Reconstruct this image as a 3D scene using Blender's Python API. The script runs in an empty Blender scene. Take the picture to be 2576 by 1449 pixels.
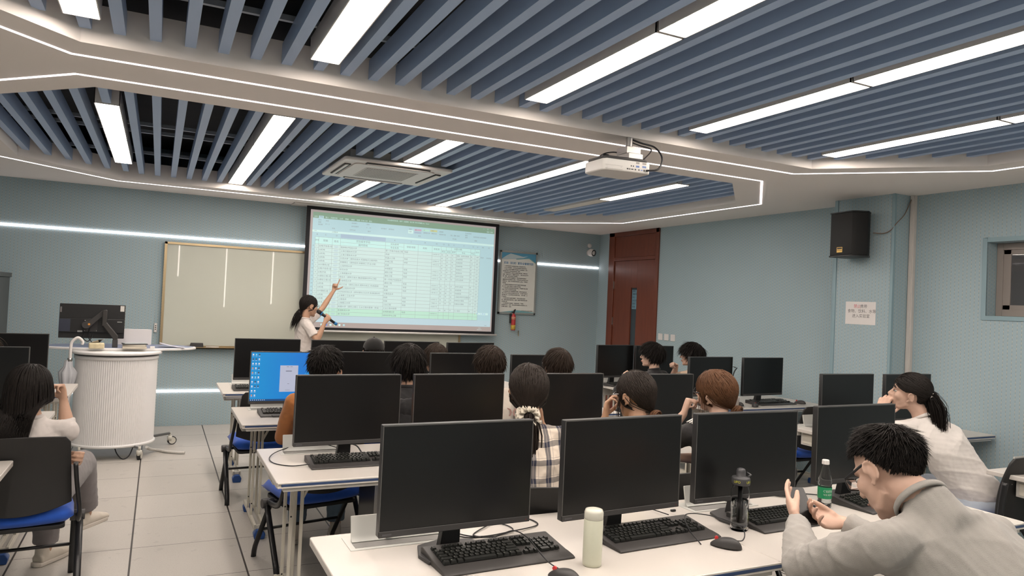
import bpy, bmesh, math, random
import numpy as np
from mathutils import Vector, Matrix, Quaternion, noise
from math import sin, cos, pi, radians, sqrt, atan2, hypot

SC = bpy.context.scene
COL = SC.collection

# ------------------------------------------------------------------ camera
YAW, PITCH, ROLL, EYE = 0.4570, 0.0216, 0.0455, 1.581
cam_d = bpy.data.cameras.new('camera')
cam_d.sensor_width = 36.0
cam_d.lens = 1803.32 / 2576.0 * 36.0
cam_d.clip_start = 0.05
cam = bpy.data.objects.new('camera', cam_d)
COL.objects.link(cam)
_f = Vector((sin(YAW) * cos(PITCH), cos(YAW) * cos(PITCH), sin(PITCH)))
_r0 = Vector((cos(YAW), -sin(YAW), 0.0))
_u0 = _r0.cross(_f)
_r = _r0 * cos(ROLL) + _u0 * sin(ROLL)
_u = -_r0 * sin(ROLL) + _u0 * cos(ROLL)
cam.matrix_world = Matrix(((_r.x, _u.x, -_f.x, 0), (_r.y, _u.y, -_f.y, 0), (_r.z, _u.z, -_f.z, EYE), (0, 0, 0, 1)))
SC.camera = cam

# ------------------------------------------------------------------ world, exposure
W = bpy.data.worlds.new('world')
SC.world = W
W.use_nodes = True
W.node_tree.nodes['Background'].inputs[0].default_value = (0.75, 0.8, 0.9, 1)
W.node_tree.nodes['Background'].inputs[1].default_value = 0.02
SC.view_settings.view_transform = 'Standard'
SC.view_settings.look = 'None'
SC.view_settings.gamma = 1
SC.view_settings.use_curve_mapping = False
SC.view_settings.exposure = 0.0
PANEL_E = 30.0
LED_E = 5.0
SC.cycles.max_bounces = 14
SC.cycles.diffuse_bounces = 5
SC.cycles.glossy_bounces = 4
SC.cycles.transmission_bounces = 14
SC.cycles.transparent_max_bounces = 8
SC.cycles.use_denoising = True
SC.cycles.caustics_reflective = False
SC.cycles.caustics_refractive = False
SC.cycles.sample_clamp_indirect = 6.0

# ------------------------------------------------------------------ materials
MATS = {}
def s2l(c):
    return tuple(((x / 255.0) / 12.92 if x / 255.0 <= 0.04045 else ((x / 255.0 + 0.055) / 1.055) ** 2.4) for x in c)
def mat(name, col, rough=0.5, metal=0.0, var=0.06, scale=8.0, bump=0.0, bscale=60.0, spec=0.5, trans=0.0, ior=1.45, coat=0.0, alpha=1.0, sheen=0.0, emit=None, estr=0.0):
    if name in MATS:
        return MATS[name]
    m = bpy.data.materials.new(name)
    m.use_nodes = True
    nt = m.node_tree
    b = nt.nodes['Principled BSDF']
    b.inputs['Roughness'].default_value = rough
    b.inputs['Metallic'].default_value = metal
    b.inputs['Specular IOR Level'].default_value = spec
    b.inputs['IOR'].default_value = ior
    b.inputs['Transmission Weight'].default_value = trans
    b.inputs['Coat Weight'].default_value = coat
    b.inputs['Alpha'].default_value = alpha
    if sheen:
        b.inputs['Sheen Weight'].default_value = sheen
    if emit:
        b.inputs['Emission Color'].default_value = (*emit, 1)
        b.inputs['Emission Strength'].default_value = estr
    tc = nt.nodes.new('ShaderNodeTexCoord')
    if var > 0:
        n = nt.nodes.new('ShaderNodeTexNoise')
        n.inputs['Scale'].default_value = scale
        n.inputs['Detail'].default_value = 3
        nt.links.new(tc.outputs['Object'], n.inputs['Vector'])
        r = nt.nodes.new('ShaderNodeMix')
        r.data_type = 'RGBA'
        r.inputs[6].default_value = (*[max(0, c * (1 - var)) for c in col], 1)
        r.inputs[7].default_value = (*[min(1, c * (1 + var)) for c in col], 1)
        nt.links.new(n.outputs['Fac'], r.inputs[0])
        nt.links.new(r.outputs[2], b.inputs['Base Color'])
    else:
        b.inputs['Base Color'].default_value = (*col, 1)
    if bump > 0:
        n2 = nt.nodes.new('ShaderNodeTexNoise')
        n2.inputs['Scale'].default_value = bscale
        n2.inputs['Detail'].default_value = 4
        nt.links.new(tc.outputs['Object'], n2.inputs['Vector'])
        bp = nt.nodes.new('ShaderNodeBump')
        bp.inputs['Strength'].default_value = bump
        bp.inputs['Distance'].default_value = 0.01
        nt.links.new(n2.outputs['Fac'], bp.inputs['Height'])
        nt.links.new(bp.outputs['Normal'], b.inputs['Normal'])
    MATS[name] = m
    return m
def emat(name, col, s, base=0.25):
    if name in MATS:
        return MATS[name]
    m = bpy.data.materials.new(name)
    m.use_nodes = True
    nt = m.node_tree
    b = nt.nodes['Principled BSDF']
    b.inputs['Base Color'].default_value = (*[min(0.8, c) * base for c in col], 1)
    b.inputs['Emission Color'].default_value = (*col, 1)
    b.inputs['Emission Strength'].default_value = s
    b.inputs['Roughness'].default_value = 0.4
    MATS[name] = m
    return m

# node helper for hand-built shaders
class NT:
    def __init__(s, name, rough=0.5, spec=0.5):
        s.m = bpy.data.materials.new(name)
        s.m.use_nodes = True
        s.t = s.m.node_tree
        s.b = s.t.nodes['Principled BSDF']
        s.b.inputs['Roughness'].default_value = rough
        s.b.inputs['Specular IOR Level'].default_value = spec
        MATS[name] = s.m
    def n(s, typ, **kw):
        x = s.t.nodes.new(typ)
        for k, v in kw.items():
            setattr(x, k, v)
        return x
    def l(s, a, b):
        s.t.links.new(a, b)
    def val(s, sock, v):
        if hasattr(v, 'is_output') or hasattr(v, 'links'):
            s.l(v, sock)
        else:
            sock.default_value = v
    def math(s, op, a, b=0.0, c=0.0):
        x = s.n('ShaderNodeMath', operation=op)
        s.val(x.inputs[0], a); s.val(x.inputs[1], b)
        if op in ('MULTIPLY_ADD', 'COMPARE', 'WRAP', 'SMOOTH_MIN'):
            s.val(x.inputs[2], c)
        return x.outputs[0]
    def mix(s, f, a, b):
        x = s.n('ShaderNodeMix', data_type='RGBA')
        s.val(x.inputs[0], f)
        for i, v in ((6, a), (7, b)):
            if isinstance(v, tuple):
                x.inputs[i].default_value = (*v[:3], 1)
            else:
                s.l(v, x.inputs[i])
        return x.outputs[2]
    def pos(s):
        g = s.n('ShaderNodeNewGeometry')
        p = s.n('ShaderNodeSeparateXYZ')
        s.l(g.outputs['Position'], p.inputs[0])
        return p.outputs
    def noise(s, scale, detail=3, vec=None):
        x = s.n('ShaderNodeTexNoise')
        x.inputs['Scale'].default_value = scale
        x.inputs['Detail'].default_value = detail
        if vec is None:
            g = s.n('ShaderNodeNewGeometry'); vec = g.outputs['Position']
        s.l(vec, x.inputs['Vector'])
        return x.outputs['Fac']
    def bump(s, h, st=0.3, d=0.01):
        x = s.n('ShaderNodeBump')
        x.inputs['Strength'].default_value = st
        x.inputs['Distance'].default_value = d
        s.l(h, x.inputs['Height']); s.l(x.outputs['Normal'], s.b.inputs['Normal'])
    def col(s, c):
        s.l(c, s.b.inputs['Base Color']); return s.m

# ------------------------------------------------------------------ object helpers
def tag(o, label=None, cat=None, group=None, kind=None):
    if label: o['label'] = label
    if cat: o['category'] = cat
    if group: o['group'] = group
    if kind: o['kind'] = kind
    elif cat: o['kind'] = 'thing'
    return o
def thing(name, label, cat, loc=(0, 0, 0), rz=0.0, group=None):
    o = bpy.data.objects.new(name, None)
    o.empty_display_size = 0.1
    COL.objects.link(o)
    o.location = loc
    o.rotation_euler = (0, 0, rz)
    return tag(o, label, cat, group)
def dup(root, loc=None, rz=None, label=None, group=None):
    def cp(o, parent):
        c = o.copy()
        COL.objects.link(c)
        c.parent = parent
        c.matrix_parent_inverse = o.matrix_parent_inverse.copy()
        for ch in [x for x in KIDS.get(o.name, [])]:
            cp(ch, c)
        if parent is not None:
            KIDS.setdefault(parent.name, []).append(c)
        return c
    r = cp(root, None)
    if loc is not None: r.location = loc
    if rz is not None: r.rotation_euler = (0, 0, rz)
    if label: r['label'] = label
    if group: r['group'] = group
    return r
KIDS = {}

class MB:
    """collects simple solids and becomes ONE mesh object"""
    def __init__(s):
        s.v = []; s.f = []; s.mi = []; s.sm = []; s.cur = 0; s.smooth = False; s.uv = {}
    def mat(s, i):
        s.cur = i; return s
    def add(s, vs, fs, smooth=None):
        o = len(s.v)
        s.v.extend([tuple(v) for v in vs])
        for f in fs:
            s.f.append([o + i for i in f]); s.mi.append(s.cur); s.sm.append(s.smooth if smooth is None else smooth)
        return s
    def box(s, c, d, rz=0.0, M=None):
        x, y, z = d[0] / 2, d[1] / 2, d[2] / 2
        vs = [Vector((i * x, j * y, k * z)) for k in (-1, 1) for j in (-1, 1) for i in (-1, 1)]
        R = M if M is not None else Matrix.Rotation(rz, 3, 'Z')
        vs = [R @ v + Vector(c) for v in vs]
        return s.add(vs, [(0, 2, 3, 1), (4, 5, 7, 6), (0, 1, 5, 4), (2, 6, 7, 3), (0, 4, 6, 2), (1, 3, 7, 5)], False)
    def bb(s, x0, x1, y0, y1, z0, z1):
        return s.box(((x0 + x1) / 2, (y0 + y1) / 2, (z0 + z1) / 2), (x1 - x0, y1 - y0, z1 - z0))
    def prism(s, poly, z0, z1, ax='z', smooth=False):
        n = len(poly)
        if ax == 'z':
            P = lambda a, b, h: (a, b, h)
        elif ax == 'y':
            P = lambda a, b, h: (a, h, b)
        else:
            P = lambda a, b, h: (h, a, b)
        vs = [P(a, b, z0) for a, b in poly] + [P(a, b, z1) for a, b in poly]
        fs = [list(range(n))[::-1], list(range(n, 2 * n))] + [(i, (i + 1) % n, n + (i + 1) % n, n + i) for i in range(n)]
        return s.add(vs, fs, smooth)
    def cyl(s, a, b, r, r2=None, n=16, cap=True):
        return s.tube([a, b], [r, r if r2 is None else r2], n=n, cap=cap)
    def tube(s, pts, rad, n=8, cap=True, up=None, flat=1.0, closed=False):
        """sweep; rad float | list of floats | list of (rx,ry)"""
        P = [Vector(p) for p in pts]
        m = len(P)
        if not isinstance(rad, (list, tuple)): rad = [rad] * m
        T = []
        for i in range(m):
            if closed:
                t = P[(i + 1) % m] - P[i - 1]
            else:
                t = P[min(i + 1, m - 1)] - P[max(i - 1, 0)]
            T.append(t.normalized() if t.length > 1e-9 else Vector((0, 0, 1)))
        u = Vector(up) if up is not None else (Vector((0, 0, 1)) if abs(T[0].z) < 0.9 else Vector((1, 0, 0)))
        u = (u - T[0] * u.dot(T[0])).normalized()
        vs = []
        for i in range(m):
            u = (u - T[i] * u.dot(T[i]))
            u = u.normalized() if u.length > 1e-6 else T[i].orthogonal().normalized()
            w = T[i].cross(u)
            rx, ry = rad[i] if isinstance(rad[i], (list, tuple)) else (rad[i], rad[i] * flat)
            for k in range(n):
                a = 2 * pi * (k + 0.5) / n
                vs.append(P[i] + w * (rx * cos(a)) + u * (ry * sin(a)))
        fs = []
        for i in range(m if closed else m - 1):
            j = (i + 1) % m
            for k in range(n):
                fs.append((i * n + k, i * n + (k + 1) % n, j * n + (k + 1) % n, j * n + k))
        s.add(vs, fs, True)
        if cap and not closed:
            o = len(s.v) - m * n
            s.f.append([o + k for k in range(n)][::-1]); s.mi.append(s.cur); s.sm.append(False)
            s.f.append([o + (m - 1) * n + k for k in range(n)]); s.mi.append(s.cur); s.sm.append(False)
        return s
    def lathe(s, prof, c=(0, 0, 0), n=32, sx=1.0, sy=1.0, smooth=True):
        c = Vector(c); vs = []
        for r, z in prof:
            for k in range(n):
                a = 2 * pi * k / n
                vs.append((c.x + r * cos(a) * sx, c.y + r * sin(a) * sy, c.z + z))
        fs = []
        for i in range(len(prof) - 1):
            for k in range(n):
                fs.append((i * n + k, i * n + (k + 1) % n, (i + 1) * n + (k + 1) % n, (i + 1) * n + k))
        s.add(vs, fs, smooth)
        o = len(s.v) - len(prof) * n
        if prof[0][0] > 1e-5:
            s.f.append([o + k for k in range(n)][::-1]); s.mi.append(s.cur); s.sm.append(False)
        if prof[-1][0] > 1e-5:
            s.f.append([o + (len(prof) - 1) * n + k for k in range(n)]); s.mi.append(s.cur); s.sm.append(False)
        return s
    def sph(s, c, r, n=16, M=None):
        r = r if isinstance(r, (tuple, list)) else (r, r, r)
        c = Vector(c); vs = []; m = n // 2
        for i in range(m + 1):
            th = pi * i / m
            for k in range(n):
                a = 2 * pi * k / n
                v = Vector((r[0] * sin(th) * cos(a), r[1] * sin(th) * sin(a), -r[2] * cos(th)))
                if M is not None: v = M @ v
                vs.append(c + v)
        fs = []
        for i in range(m):
            for k in range(n):
                fs.append((i * n + k, i * n + (k + 1) % n, (i + 1) * n + (k + 1) % n, (i + 1) * n + k))
        return s.add(vs, fs, True)
    def quad(s, a, b, c, d):
        return s.add([a, b, c, d], [(0, 1, 2, 3)], False)
    def xf(s, M):
        s.v = [tuple(M @ Vector(v)) for v in s.v]; return s
    def mesh(s, name, mats, weld=True):
        me = bpy.data.meshes.new(name)
        me.from_pydata(s.v, [], s.f)
        mats = mats if isinstance(mats, (list, tuple)) else [mats]
        for m in mats: me.materials.append(m)
        me.polygons.foreach_set('material_index', s.mi)
        me.polygons.foreach_set('use_smooth', s.sm)
        if weld:
            bm = bmesh.new(); bm.from_mesh(me)
            bmesh.ops.remove_doubles(bm, verts=bm.verts, dist=1e-6)
            bm.to_mesh(me); bm.free()
        me.update()
        return me
    def obj(s, name, mats, parent=None, label=None, bevel=0.0, seg=2, kind=None, loc=None, rot=None, angle=40):
        me = s.mesh(name, mats)
        o = bpy.data.objects.new(name, me)
        COL.objects.link(o)
        if bevel > 0:
            for p in me.polygons: p.use_smooth = True
            me.set_sharp_from_angle(angle=radians(80))
            md = o.modifiers.new('bevel', 'BEVEL')
            md.width = bevel; md.segments = seg; md.limit_method = 'ANGLE'; md.angle_limit = radians(35)
            md.harden_normals = False
        if loc is not None: o.location = loc
        if rot is not None: o.rotation_euler = rot
        if parent is not None:
            o.parent = parent
            KIDS.setdefault(parent.name, []).append(o)
        if label: o['label'] = label
        if kind: o['kind'] = kind
        return o
def struct(name, mb, mats, **kw):
    return mb.obj(name, mats, kind='structure', **kw)

FONT = {'n': 0}
def text_mesh(txt, size, loc, right=(1, 0, 0), up=(0, 0, 1), align='LEFT', bold=False):
    """flat lettering as a mesh (verts list, faces list) laid on the plane right x up"""
    cu = bpy.data.curves.new('t', 'FONT')
    cu.body = txt; cu.size = size; cu.align_x = align; cu.align_y = 'CENTER'
    cu.resolution_u = 2
    if bold: cu.offset = size * 0.012
    o = bpy.data.objects.new('t', cu)
    COL.objects.link(o)
    dg = bpy.context.evaluated_depsgraph_get()
    me = bpy.data.meshes.new_from_object(o.evaluated_get(dg))
    R, U, L = Vector(right), Vector(up), Vector(loc)
    vs = [L + R * v.co.x + U * v.co.y for v in me.vertices]
    fs = [list(p.vertices) for p in me.polygons]
    bpy.data.objects.remove(o); bpy.data.meshes.remove(me); bpy.data.curves.remove(cu)
    return vs, fs
# ------------------------------------------------------------------ the room shell
YF = 9.107          # front wall
XR, XR2 = 5.92, 5.85  # right wall before and behind the pilaster
XL, YB = -3.3, -1.3
ZC = 2.674

def grooved(name, axis, base, groove, tint=1.0):
    n = NT(name, 0.62, 0.3)
    p = n.pos()
    gg = n.n('ShaderNodeNewGeometry'); ns = n.n('ShaderNodeSeparateXYZ'); n.l(gg.outputs['True Normal'], ns.inputs[0])
    ny = n.math('GREATER_THAN', n.math('ABSOLUTE', ns.outputs[1]), 0.5)
    co = n.math('ADD', n.math('MULTIPLY', p[0], ny), n.math('MULTIPLY', p[1], n.math('SUBTRACT', 1.0, ny)))
    u = n.math('DIVIDE', co, 0.0325)
    fr = n.math('FRACT', n.math('ADD', u, 200.0))
    g = n.math('LESS_THAN', fr, 0.12)
    cell = n.math('FLOOR', u)
    ph = n.math('MULTIPLY', cell, 0.37)
    zz = n.math('FRACT', n.math('ADD', n.math('DIVIDE', p[2], 0.032), n.math('ADD', ph, 50.0)))
    dash = n.math('LESS_THAN', zz, 0.62)
    hole = n.math('LESS_THAN', zz, 0.22)
    var = n.noise(1.3, 3)
    fine = n.noise(90.0, 2)
    c1 = n.mix(var, tuple(c * 0.93 for c in base), tuple(c * 1.06 for c in base))
    c1 = n.mix(n.math('MULTIPLY', fine, 0.25), c1, tuple(c * 0.8 for c in base))
    gc = n.mix(dash, tuple(c * 0.74 for c in base), groove)
    gc = n.mix(n.math('MULTIPLY', hole, 0.25), gc, (0.05, 0.045, 0.04))
    # a panel joint every 1.28 m is a plain dark line
    c = n.mix(g, c1, gc)
    n.bump(n.math('SUBTRACT', 1.0, g), 0.5, 0.003)
    return n.col(c)
BASE = (0.355, 0.462, 0.505)
GRV = (0.54, 0.52, 0.43)
m_wallx = grooved('acoustic_panel_front', 0, BASE, GRV)
m_wally = grooved('acoustic_panel_side', 1, BASE, GRV)
m_white = mat('ceiling_paint', (0.86, 0.80, 0.755), 0.85, var=0.02, scale=2, bump=0.05, bscale=30)
m_slat = mat('slat_paint', (0.36, 0.475, 0.68), 0.42, var=0.03, scale=2)
m_void = mat('plenum_black', (0.060, 0.061, 0.066), 0.9, var=0.1)
m_blueplain = mat('blue_trim_paint', (0.25, 0.36, 0.40), 0.5, var=0.03)

# floor: raised access tiles 0.6 m, joints wide along the aisle direction
def floor_mat():
    n = NT('access_floor_tile', 0.33, 0.5)
    p = n.pos()
    x0, y0 = -0.0715, 8.4983
    u = n.math('ADD', n.math('DIVIDE', n.math('SUBTRACT', p[0], x0), 0.6), 50.0)
    v = n.math('ADD', n.math('DIVIDE', n.math('SUBTRACT', p[1], y0), 0.6), 50.0)
    du = n.math('ABSOLUTE', n.math('SUBTRACT', n.math('FRACT', n.math('ADD', u, 0.5)), 0.5))
    dv = n.math('ABSOLUTE', n.math('SUBTRACT', n.math('FRACT', n.math('ADD', v, 0.5)), 0.5))
    gu = n.math('LESS_THAN', du, 0.0085)
    gv = n.math('LESS_THAN', dv, 0.0042)
    g = n.math('MAXIMUM', gu, gv)
    tint = n.n('ShaderNodeTexWhiteNoise', noise_dimensions='2D')
    cb = n.n('ShaderNodeCombineXYZ')
    n.l(n.math('FLOOR', u), cb.inputs[0]); n.l(n.math('FLOOR', v), cb.inputs[1])
    n.l(cb.outputs[0], tint.inputs['Vector'])
    base = n.mix(tint.outputs['Value'], (0.445, 0.42, 0.385), (0.49, 0.465, 0.43))
    sp = n.noise(140.0, 2)
    ramp = n.math('GREATER_THAN', sp, 0.60)
    base = n.mix(n.math('MULTIPLY', ramp, 0.35), base, (0.30, 0.27, 0.24))
    big = n.noise(1.1, 4)
    base = n.mix(n.math('MULTIPLY', big, 0.25), base, (0.40, 0.375, 0.345))
    scuff = n.math('GREATER_THAN', n.noise(9.0, 6), 0.66)
    base = n.mix(n.math('MULTIPLY', scuff, 0.25), base, (0.25, 0.24, 0.23))
    c = n.mix(g, base, (0.028, 0.022, 0.02))
    n.l(n.math('MULTIPLY_ADD', big, 0.25, 0.28), n.b.inputs['Roughness'])
    n.bump(n.math('SUBTRACT', 1.0, g), 0.4, 0.002)
    return n.col(c)
m_floor = floor_mat()
struct('floor', MB().bb(XL - .1, 6.1, YB - .1, YF + .15, -0.06, 0.0), m_floor)

# walls
struct('wall_front', MB().bb(XL, XR + .12, YF, YF + .12, 0, 3.3), m_wallx)
struct('wall_left', MB().bb(XL - .12, XL, YB, YF + .12, 0, 3.3), m_wally)
struct('wall_back', MB().bb(XL, XR + .1, YB - .12, YB, 0, 3.3), m_wallx)
# right wall, front stretch with the door opening (y 7.66..8.82) and the stretch behind the pilaster with the window
DY0, DY1 = 7.658, 8.82
w = MB()
w.bb(XR, XR + .12, 4.66, DY0, 0, 3.3); w.bb(XR, XR + .12, DY1, YF + .12, 0, 3.3)
w.bb(XR, XR + .12, DY0, DY1, 2.674, 3.3)
WY0, WY1, WZ0, WZ1 = 1.9, 3.42, 1.655, 2.235
w.bb(XR2, XR2 + .19, WY1, 4.06, 0, 3.3); w.bb(XR2, XR2 + .19, YB - .1, WY0, 0, 3.3)
w.bb(XR2, XR2 + .19, WY0, WY1, 0, WZ0); w.bb(XR2, XR2 + .19, WY0, WY1, WZ1, 3.3)
struct('wall_right', w, m_wally)
pl = MB().bb(5.62, XR + .12, 4.066, 4.66, 0, 3.3)
for f in range(len(pl.f)): pass
m_pill = grooved('acoustic_panel_pilaster', 1, BASE, GRV)
struct('pilaster_wall', pl, m_pill)
# edge beads of the pilaster and the lip of the front panel
struct('trim_1', MB().bb(5.612, 5.64, 4.632, 4.668, 0, ZC), m_blueplain, bevel=0.003)
struct('trim_2', MB().bb(5.612, 5.64, 4.060, 4.086, 0, ZC), m_blueplain, bevel=0.003)
# pale cable duct in the corner behind the pilaster
m_duct = mat('duct_plastic', (0.60, 0.56, 0.52), 0.45, var=0.02)
d = MB().bb(5.815, 5.849, 4.02, 4.064, 0, 2.672).bb(5.809, 5.816, 4.027, 4.057, 0, 2.672)
o = d.obj('cable_duct', m_duct, bevel=0.002)
tag(o, 'tall pale vertical cable duct in the corner behind the pilaster', 'cable duct')

# ceiling slab with two eight-sided openings
def octo(x0, x1, y0, y1, c):
    return [(x0 + c, y0), (x1 - c, y0), (x1, y0 + c), (x1, y1 - c), (x1 - c, y1), (x0 + c, y1), (x0, y1 - c), (x0, y0 + c)]
REC = [(-1.165, 5.06, 4.585, 8.30, 0.79), (-1.165, 5.06, 0.05, 3.77, 0.79)]
def slab(z0, z1, recs, name, m):
    bm = bmesh.new()
    def loop(p, z):
        vs = [bm.verts.new((a, b, z)) for a, b in p]
        return [bm.edges.new((vs[i], vs[(i + 1) % len(vs)])) for i in range(len(vs))]
    es = loop([(XL - .1, YB - .1), (6.04, YB - .1), (6.04, YF + .1), (XL - .1, YF + .1)], z0)
    for r in recs: es += loop(octo(*r), z0)
    bmesh.ops.triangle_fill(bm, edges=es, use_beauty=True)
    # drop any face that fell inside an opening
    dead = []
    for f in bm.faces:
        c = f.calc_center_median()
        for x0, x1, y0, y1, k in recs:
            if x0 < c.x < x1 and y0 < c.y < y1:
                dx = min(c.x - x0, x1 - c.x); dy = min(c.y - y0, y1 - c.y)
                if dx + dy > k + 1e-4: dead.append(f); break
    bmesh.ops.delete(bm, geom=dead, context='FACES')
    r = bmesh.ops.extrude_face_region(bm, geom=bm.faces[:])
    bmesh.ops.translate(bm, verts=[v for v in r['geom'] if isinstance(v, bmesh.types.BMVert)], vec=(0, 0, z1 - z0))
    bmesh.ops.recalc_face_normals(bm, faces=bm.faces)
    me = bpy.data.meshes.new(name); bm.to_mesh(me); bm.free(); me.materials.append(m)
    o = bpy.data.objects.new(name, me); COL.objects.link(o); o['kind'] = 'structure'
    return o
slab(ZC, 2.856, REC, 'ceiling', m_white)
struct('ceiling_plenum', MB().bb(XL - .1, 6.04, YB - .1, YF + .1, 3.16, 3.26), m_void)

# slats
PITCH_S = 0.1486
def cut_range(x, rec):
    x0, x1, y0, y1, c = rec
    lo, hi = y0, y1
    d = x - x0
    if d < c: lo, hi = y0 + (c - d), y1 - (c - d)
    d = x1 - x
    if d < c: lo, hi = max(lo, y0 + (c - d)), min(hi, y1 - (c - d))
    return lo, hi
def slat(x, y0, y1, label, grp):
    m = MB()
    m.bb(x - .025, x + .025, y0, y1, 2.738, 2.842)
    o = m.obj('baffle', m_slat)
    return tag(o, label, 'ceiling slat', grp)
LC = [-0.358, 0.680, 1.868, 3.045, 4.243]     # light columns
AC = (1.33, 2.24, 5.86, 6.81)
def in_light(x):
    return any(abs(x - c) < 0.055 for c in LC)
for ri, rec in enumerate(REC):
    grp = ('blue-grey slats of the front ceiling opening', 'blue-grey slats of the near ceiling opening')[ri]
    lab = ('blue-grey painted slat hanging in the ceiling opening nearer the projection screen',
           'blue-grey painted slat hanging in the ceiling opening nearer the viewer')[ri]
    k = -6
    while True:
        x = -0.2205 + k * PITCH_S + 0.0
        k += 1
        if x > rec[1] - .06: break
        if x < rec[0] + .04: continue
        lo, hi = cut_range(x, rec)
        if in_light(x):
            # short stubs at the ends of a row of lights
            continue
        if ri == 0 and AC[0] - .03 < x < AC[1] + .03:
            slat(x, lo, AC[2] - .02, lab, grp); slat(x, AC[3] + .02, hi, lab, grp)
        else:
            slat(x, lo, hi, lab, grp)
# stubs where a light row is shorter than the opening
ST = [(LC[0], 4.60, 5.23), (LC[0], 7.70, 8.22), (LC[4], 7.72, 8.25), (LC[4], 4.60, 5.17)]
for x, a, b in ST:
    slat(x, a, b, 'short blue-grey slat stub in line with a ceiling light row', 'short slat stubs ending the light rows')
for x in LC:
    slat(x, 3.60, 3.765, 'short blue-grey slat stub in line with a ceiling light row', 'short slat stubs ending the light rows')

# cross rails that carry the slats
for ri, ys in enumerate(((5.25, 6.32, 6.62, 7.66), (3.45, 2.2, 1.0))):
    for y in ys:
        rec = REC[ri]
        d = 0.04
        m = MB().bb(rec[0] + .05 + max(0, (rec[4] - min(y - rec[2], rec[3] - y))), rec[1] - .05 - max(0, (rec[4] - min(y - rec[2], rec[3] - y))), y - .012, y + .012, 2.843, 2.870)
        o = m.obj('cross_rail', mat('rail_metal', (0.42, 0.47, 0.52), 0.4, 0.4, var=0.02))
        tag(o, 'thin grey cross rail carrying the blue-grey ceiling slats', 'rail', 'cross rails above the slats')

# light panels
m_pan = emat('light_diffuser', (1.0, 0.885, 0.785), PANEL_E)
m_panoff = mat('diffuser_off', (0.72, 0.66, 0.58), 0.35, var=0.02)
m_panf = mat('lamp_frame', (0.75, 0.71, 0.68), 0.4, var=0.02)
def panel(x, y0, y1, lit, label, grp=None):
    t = thing('ceiling_light_panel', label, 'ceiling light', (x, (y0 + y1) / 2, 2.738), 0, grp)
    L = (y1 - y0) / 2 - .003
    f = MB()
    W2 = 0.073
    f.bb(-W2, -W2 + .005, -L, L, -.004, .10); f.bb(W2 - .005, W2, -L, L, -.004, .10)
    f.bb(-W2, W2, -L, -L + .005, -.004, .10); f.bb(-W2, W2, L - .005, L, -.004, .10)
    f.bb(-W2, W2, -L, L, .10, .104)
    f.obj('housing', m_panf, t)
    MB().bb(-W2 + .0055, W2 - .0055, -L + .0055, L - .0055, 0.0, 0.006).obj('diffuser', m_pan if lit else m_panoff, t)
    return t
FG, BG = 'lit panels of the front ceiling opening', 'lit panels of the near ceiling opening'
for x, segs in ((LC[0], ((5.25, 6.46, 1), (6.46, 7.68, 1))), (LC[1], ((4.86, 5.95, 1), (5.95, 7.12, 1), (7.12, 8.27, 1))),
                (LC[2], ((4.62, 5.85, 1), (6.95, 8.28, 1))), (LC[3], ((4.62, 5.82, 1), (5.82, 7.04, 1), (7.04, 8.28, 1))),
                (LC[4], ((5.18, 6.47, 1), (6.47, 7.70, 0)))):
    for a, b, lit in segs:
        if lit:
            side = ('leftmost light row', 'second light row from the left', 'light row interrupted by the air conditioner', 'light row running behind the projector', 'rightmost light row')[LC.index(x)]
            far = 'far' if b > 8 or (x == LC[0] and a > 6) else ('middle' if a > 5.8 and x in (LC[1], LC[3]) else 'near')
            panel(x, a, b, True, 'lit %s panel of the %s above the front' % (far, side))
        else:
            panel(x, a, b, False, 'unlit beige ceiling panel at the far end of the rightmost light row')
for i, x in enumerate(LC):
    nm = ('leftmost', 'second from left', 'middle', 'second from right', 'rightmost')[i]
    for j, (a, b) in enumerate(((2.405, 3.605), (1.20, 2.40), (0.08, 1.195))):
        far = ('far', 'nearer', 'nearest')[j]
        if j == 2: panel(x, a, b, True, 'lit panel of the near ceiling opening beyond the top edge of the view', 'ceiling panels beyond the top edge of the view')
        else: panel(x, a, b, True, 'lit %s panel of the %s light row in the near ceiling opening' % (far, nm))

# thin light lines set in the ceiling and the wall
m_led = emat('led_line', (1.0, 0.88, 0.90), LED_E)
def ring(pts, w=0.0080, z=ZC):
    m = MB(); n = len(pts)
    P = [Vector((a, b)) for a, b in pts]
    off = []
    for i in range(n):
        d0 = (P[i] - P[i - 1]).normalized(); d1 = (P[(i + 1) % n] - P[i]).normalized()
        n0 = Vector((-d0.y, d0.x)); n1 = Vector((-d1.y, d1.x))
        mtr = (n0 + n1).normalized(); k = w / max(0.3, mtr.dot(n0))
        off.append((P[i] + mtr * k, P[i] - mtr * k))
    for i in range(n):
        a, b = off[i]; c, d = off[(i + 1) % n]
        vs = [(a.x, a.y, z - .003), (b.x, b.y, z - .003), (d.x, d.y, z - .003), (c.x, c.y, z - .003),
              (a.x, a.y, z + .004), (b.x, b.y, z + .004), (d.x, d.y, z + .004), (c.x, c.y, z + .004)]
        m.add(vs, [(0, 1, 2, 3), (7, 6, 5, 4), (0, 4, 5, 1), (3, 2, 6, 7), (0, 3, 7, 4), (1, 5, 6, 2)], False)
    return m
tag(ring(octo(-1.36, 5.285, 4.355, 8.53, 0.915)).obj('led_strip', m_led), 'thin white light line around the ceiling opening nearer the screen', 'led strip')
tag(ring(octo(-1.36, 5.25, -0.2, 3.985, 0.93)).obj('led_strip', m_led), 'thin white light line around the ceiling opening nearer the viewer', 'led strip')
m_ledw = emat('led_wall', (1.0, 0.90, 0.90), LED_E * 1.0)
tag(MB().bb(XL + .01, 5.905, YF - .012, YF + .001, 2.159, 2.183).obj('wall_led_strip', m_ledw), 'upper white light line running along the front wall', 'led strip')
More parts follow.
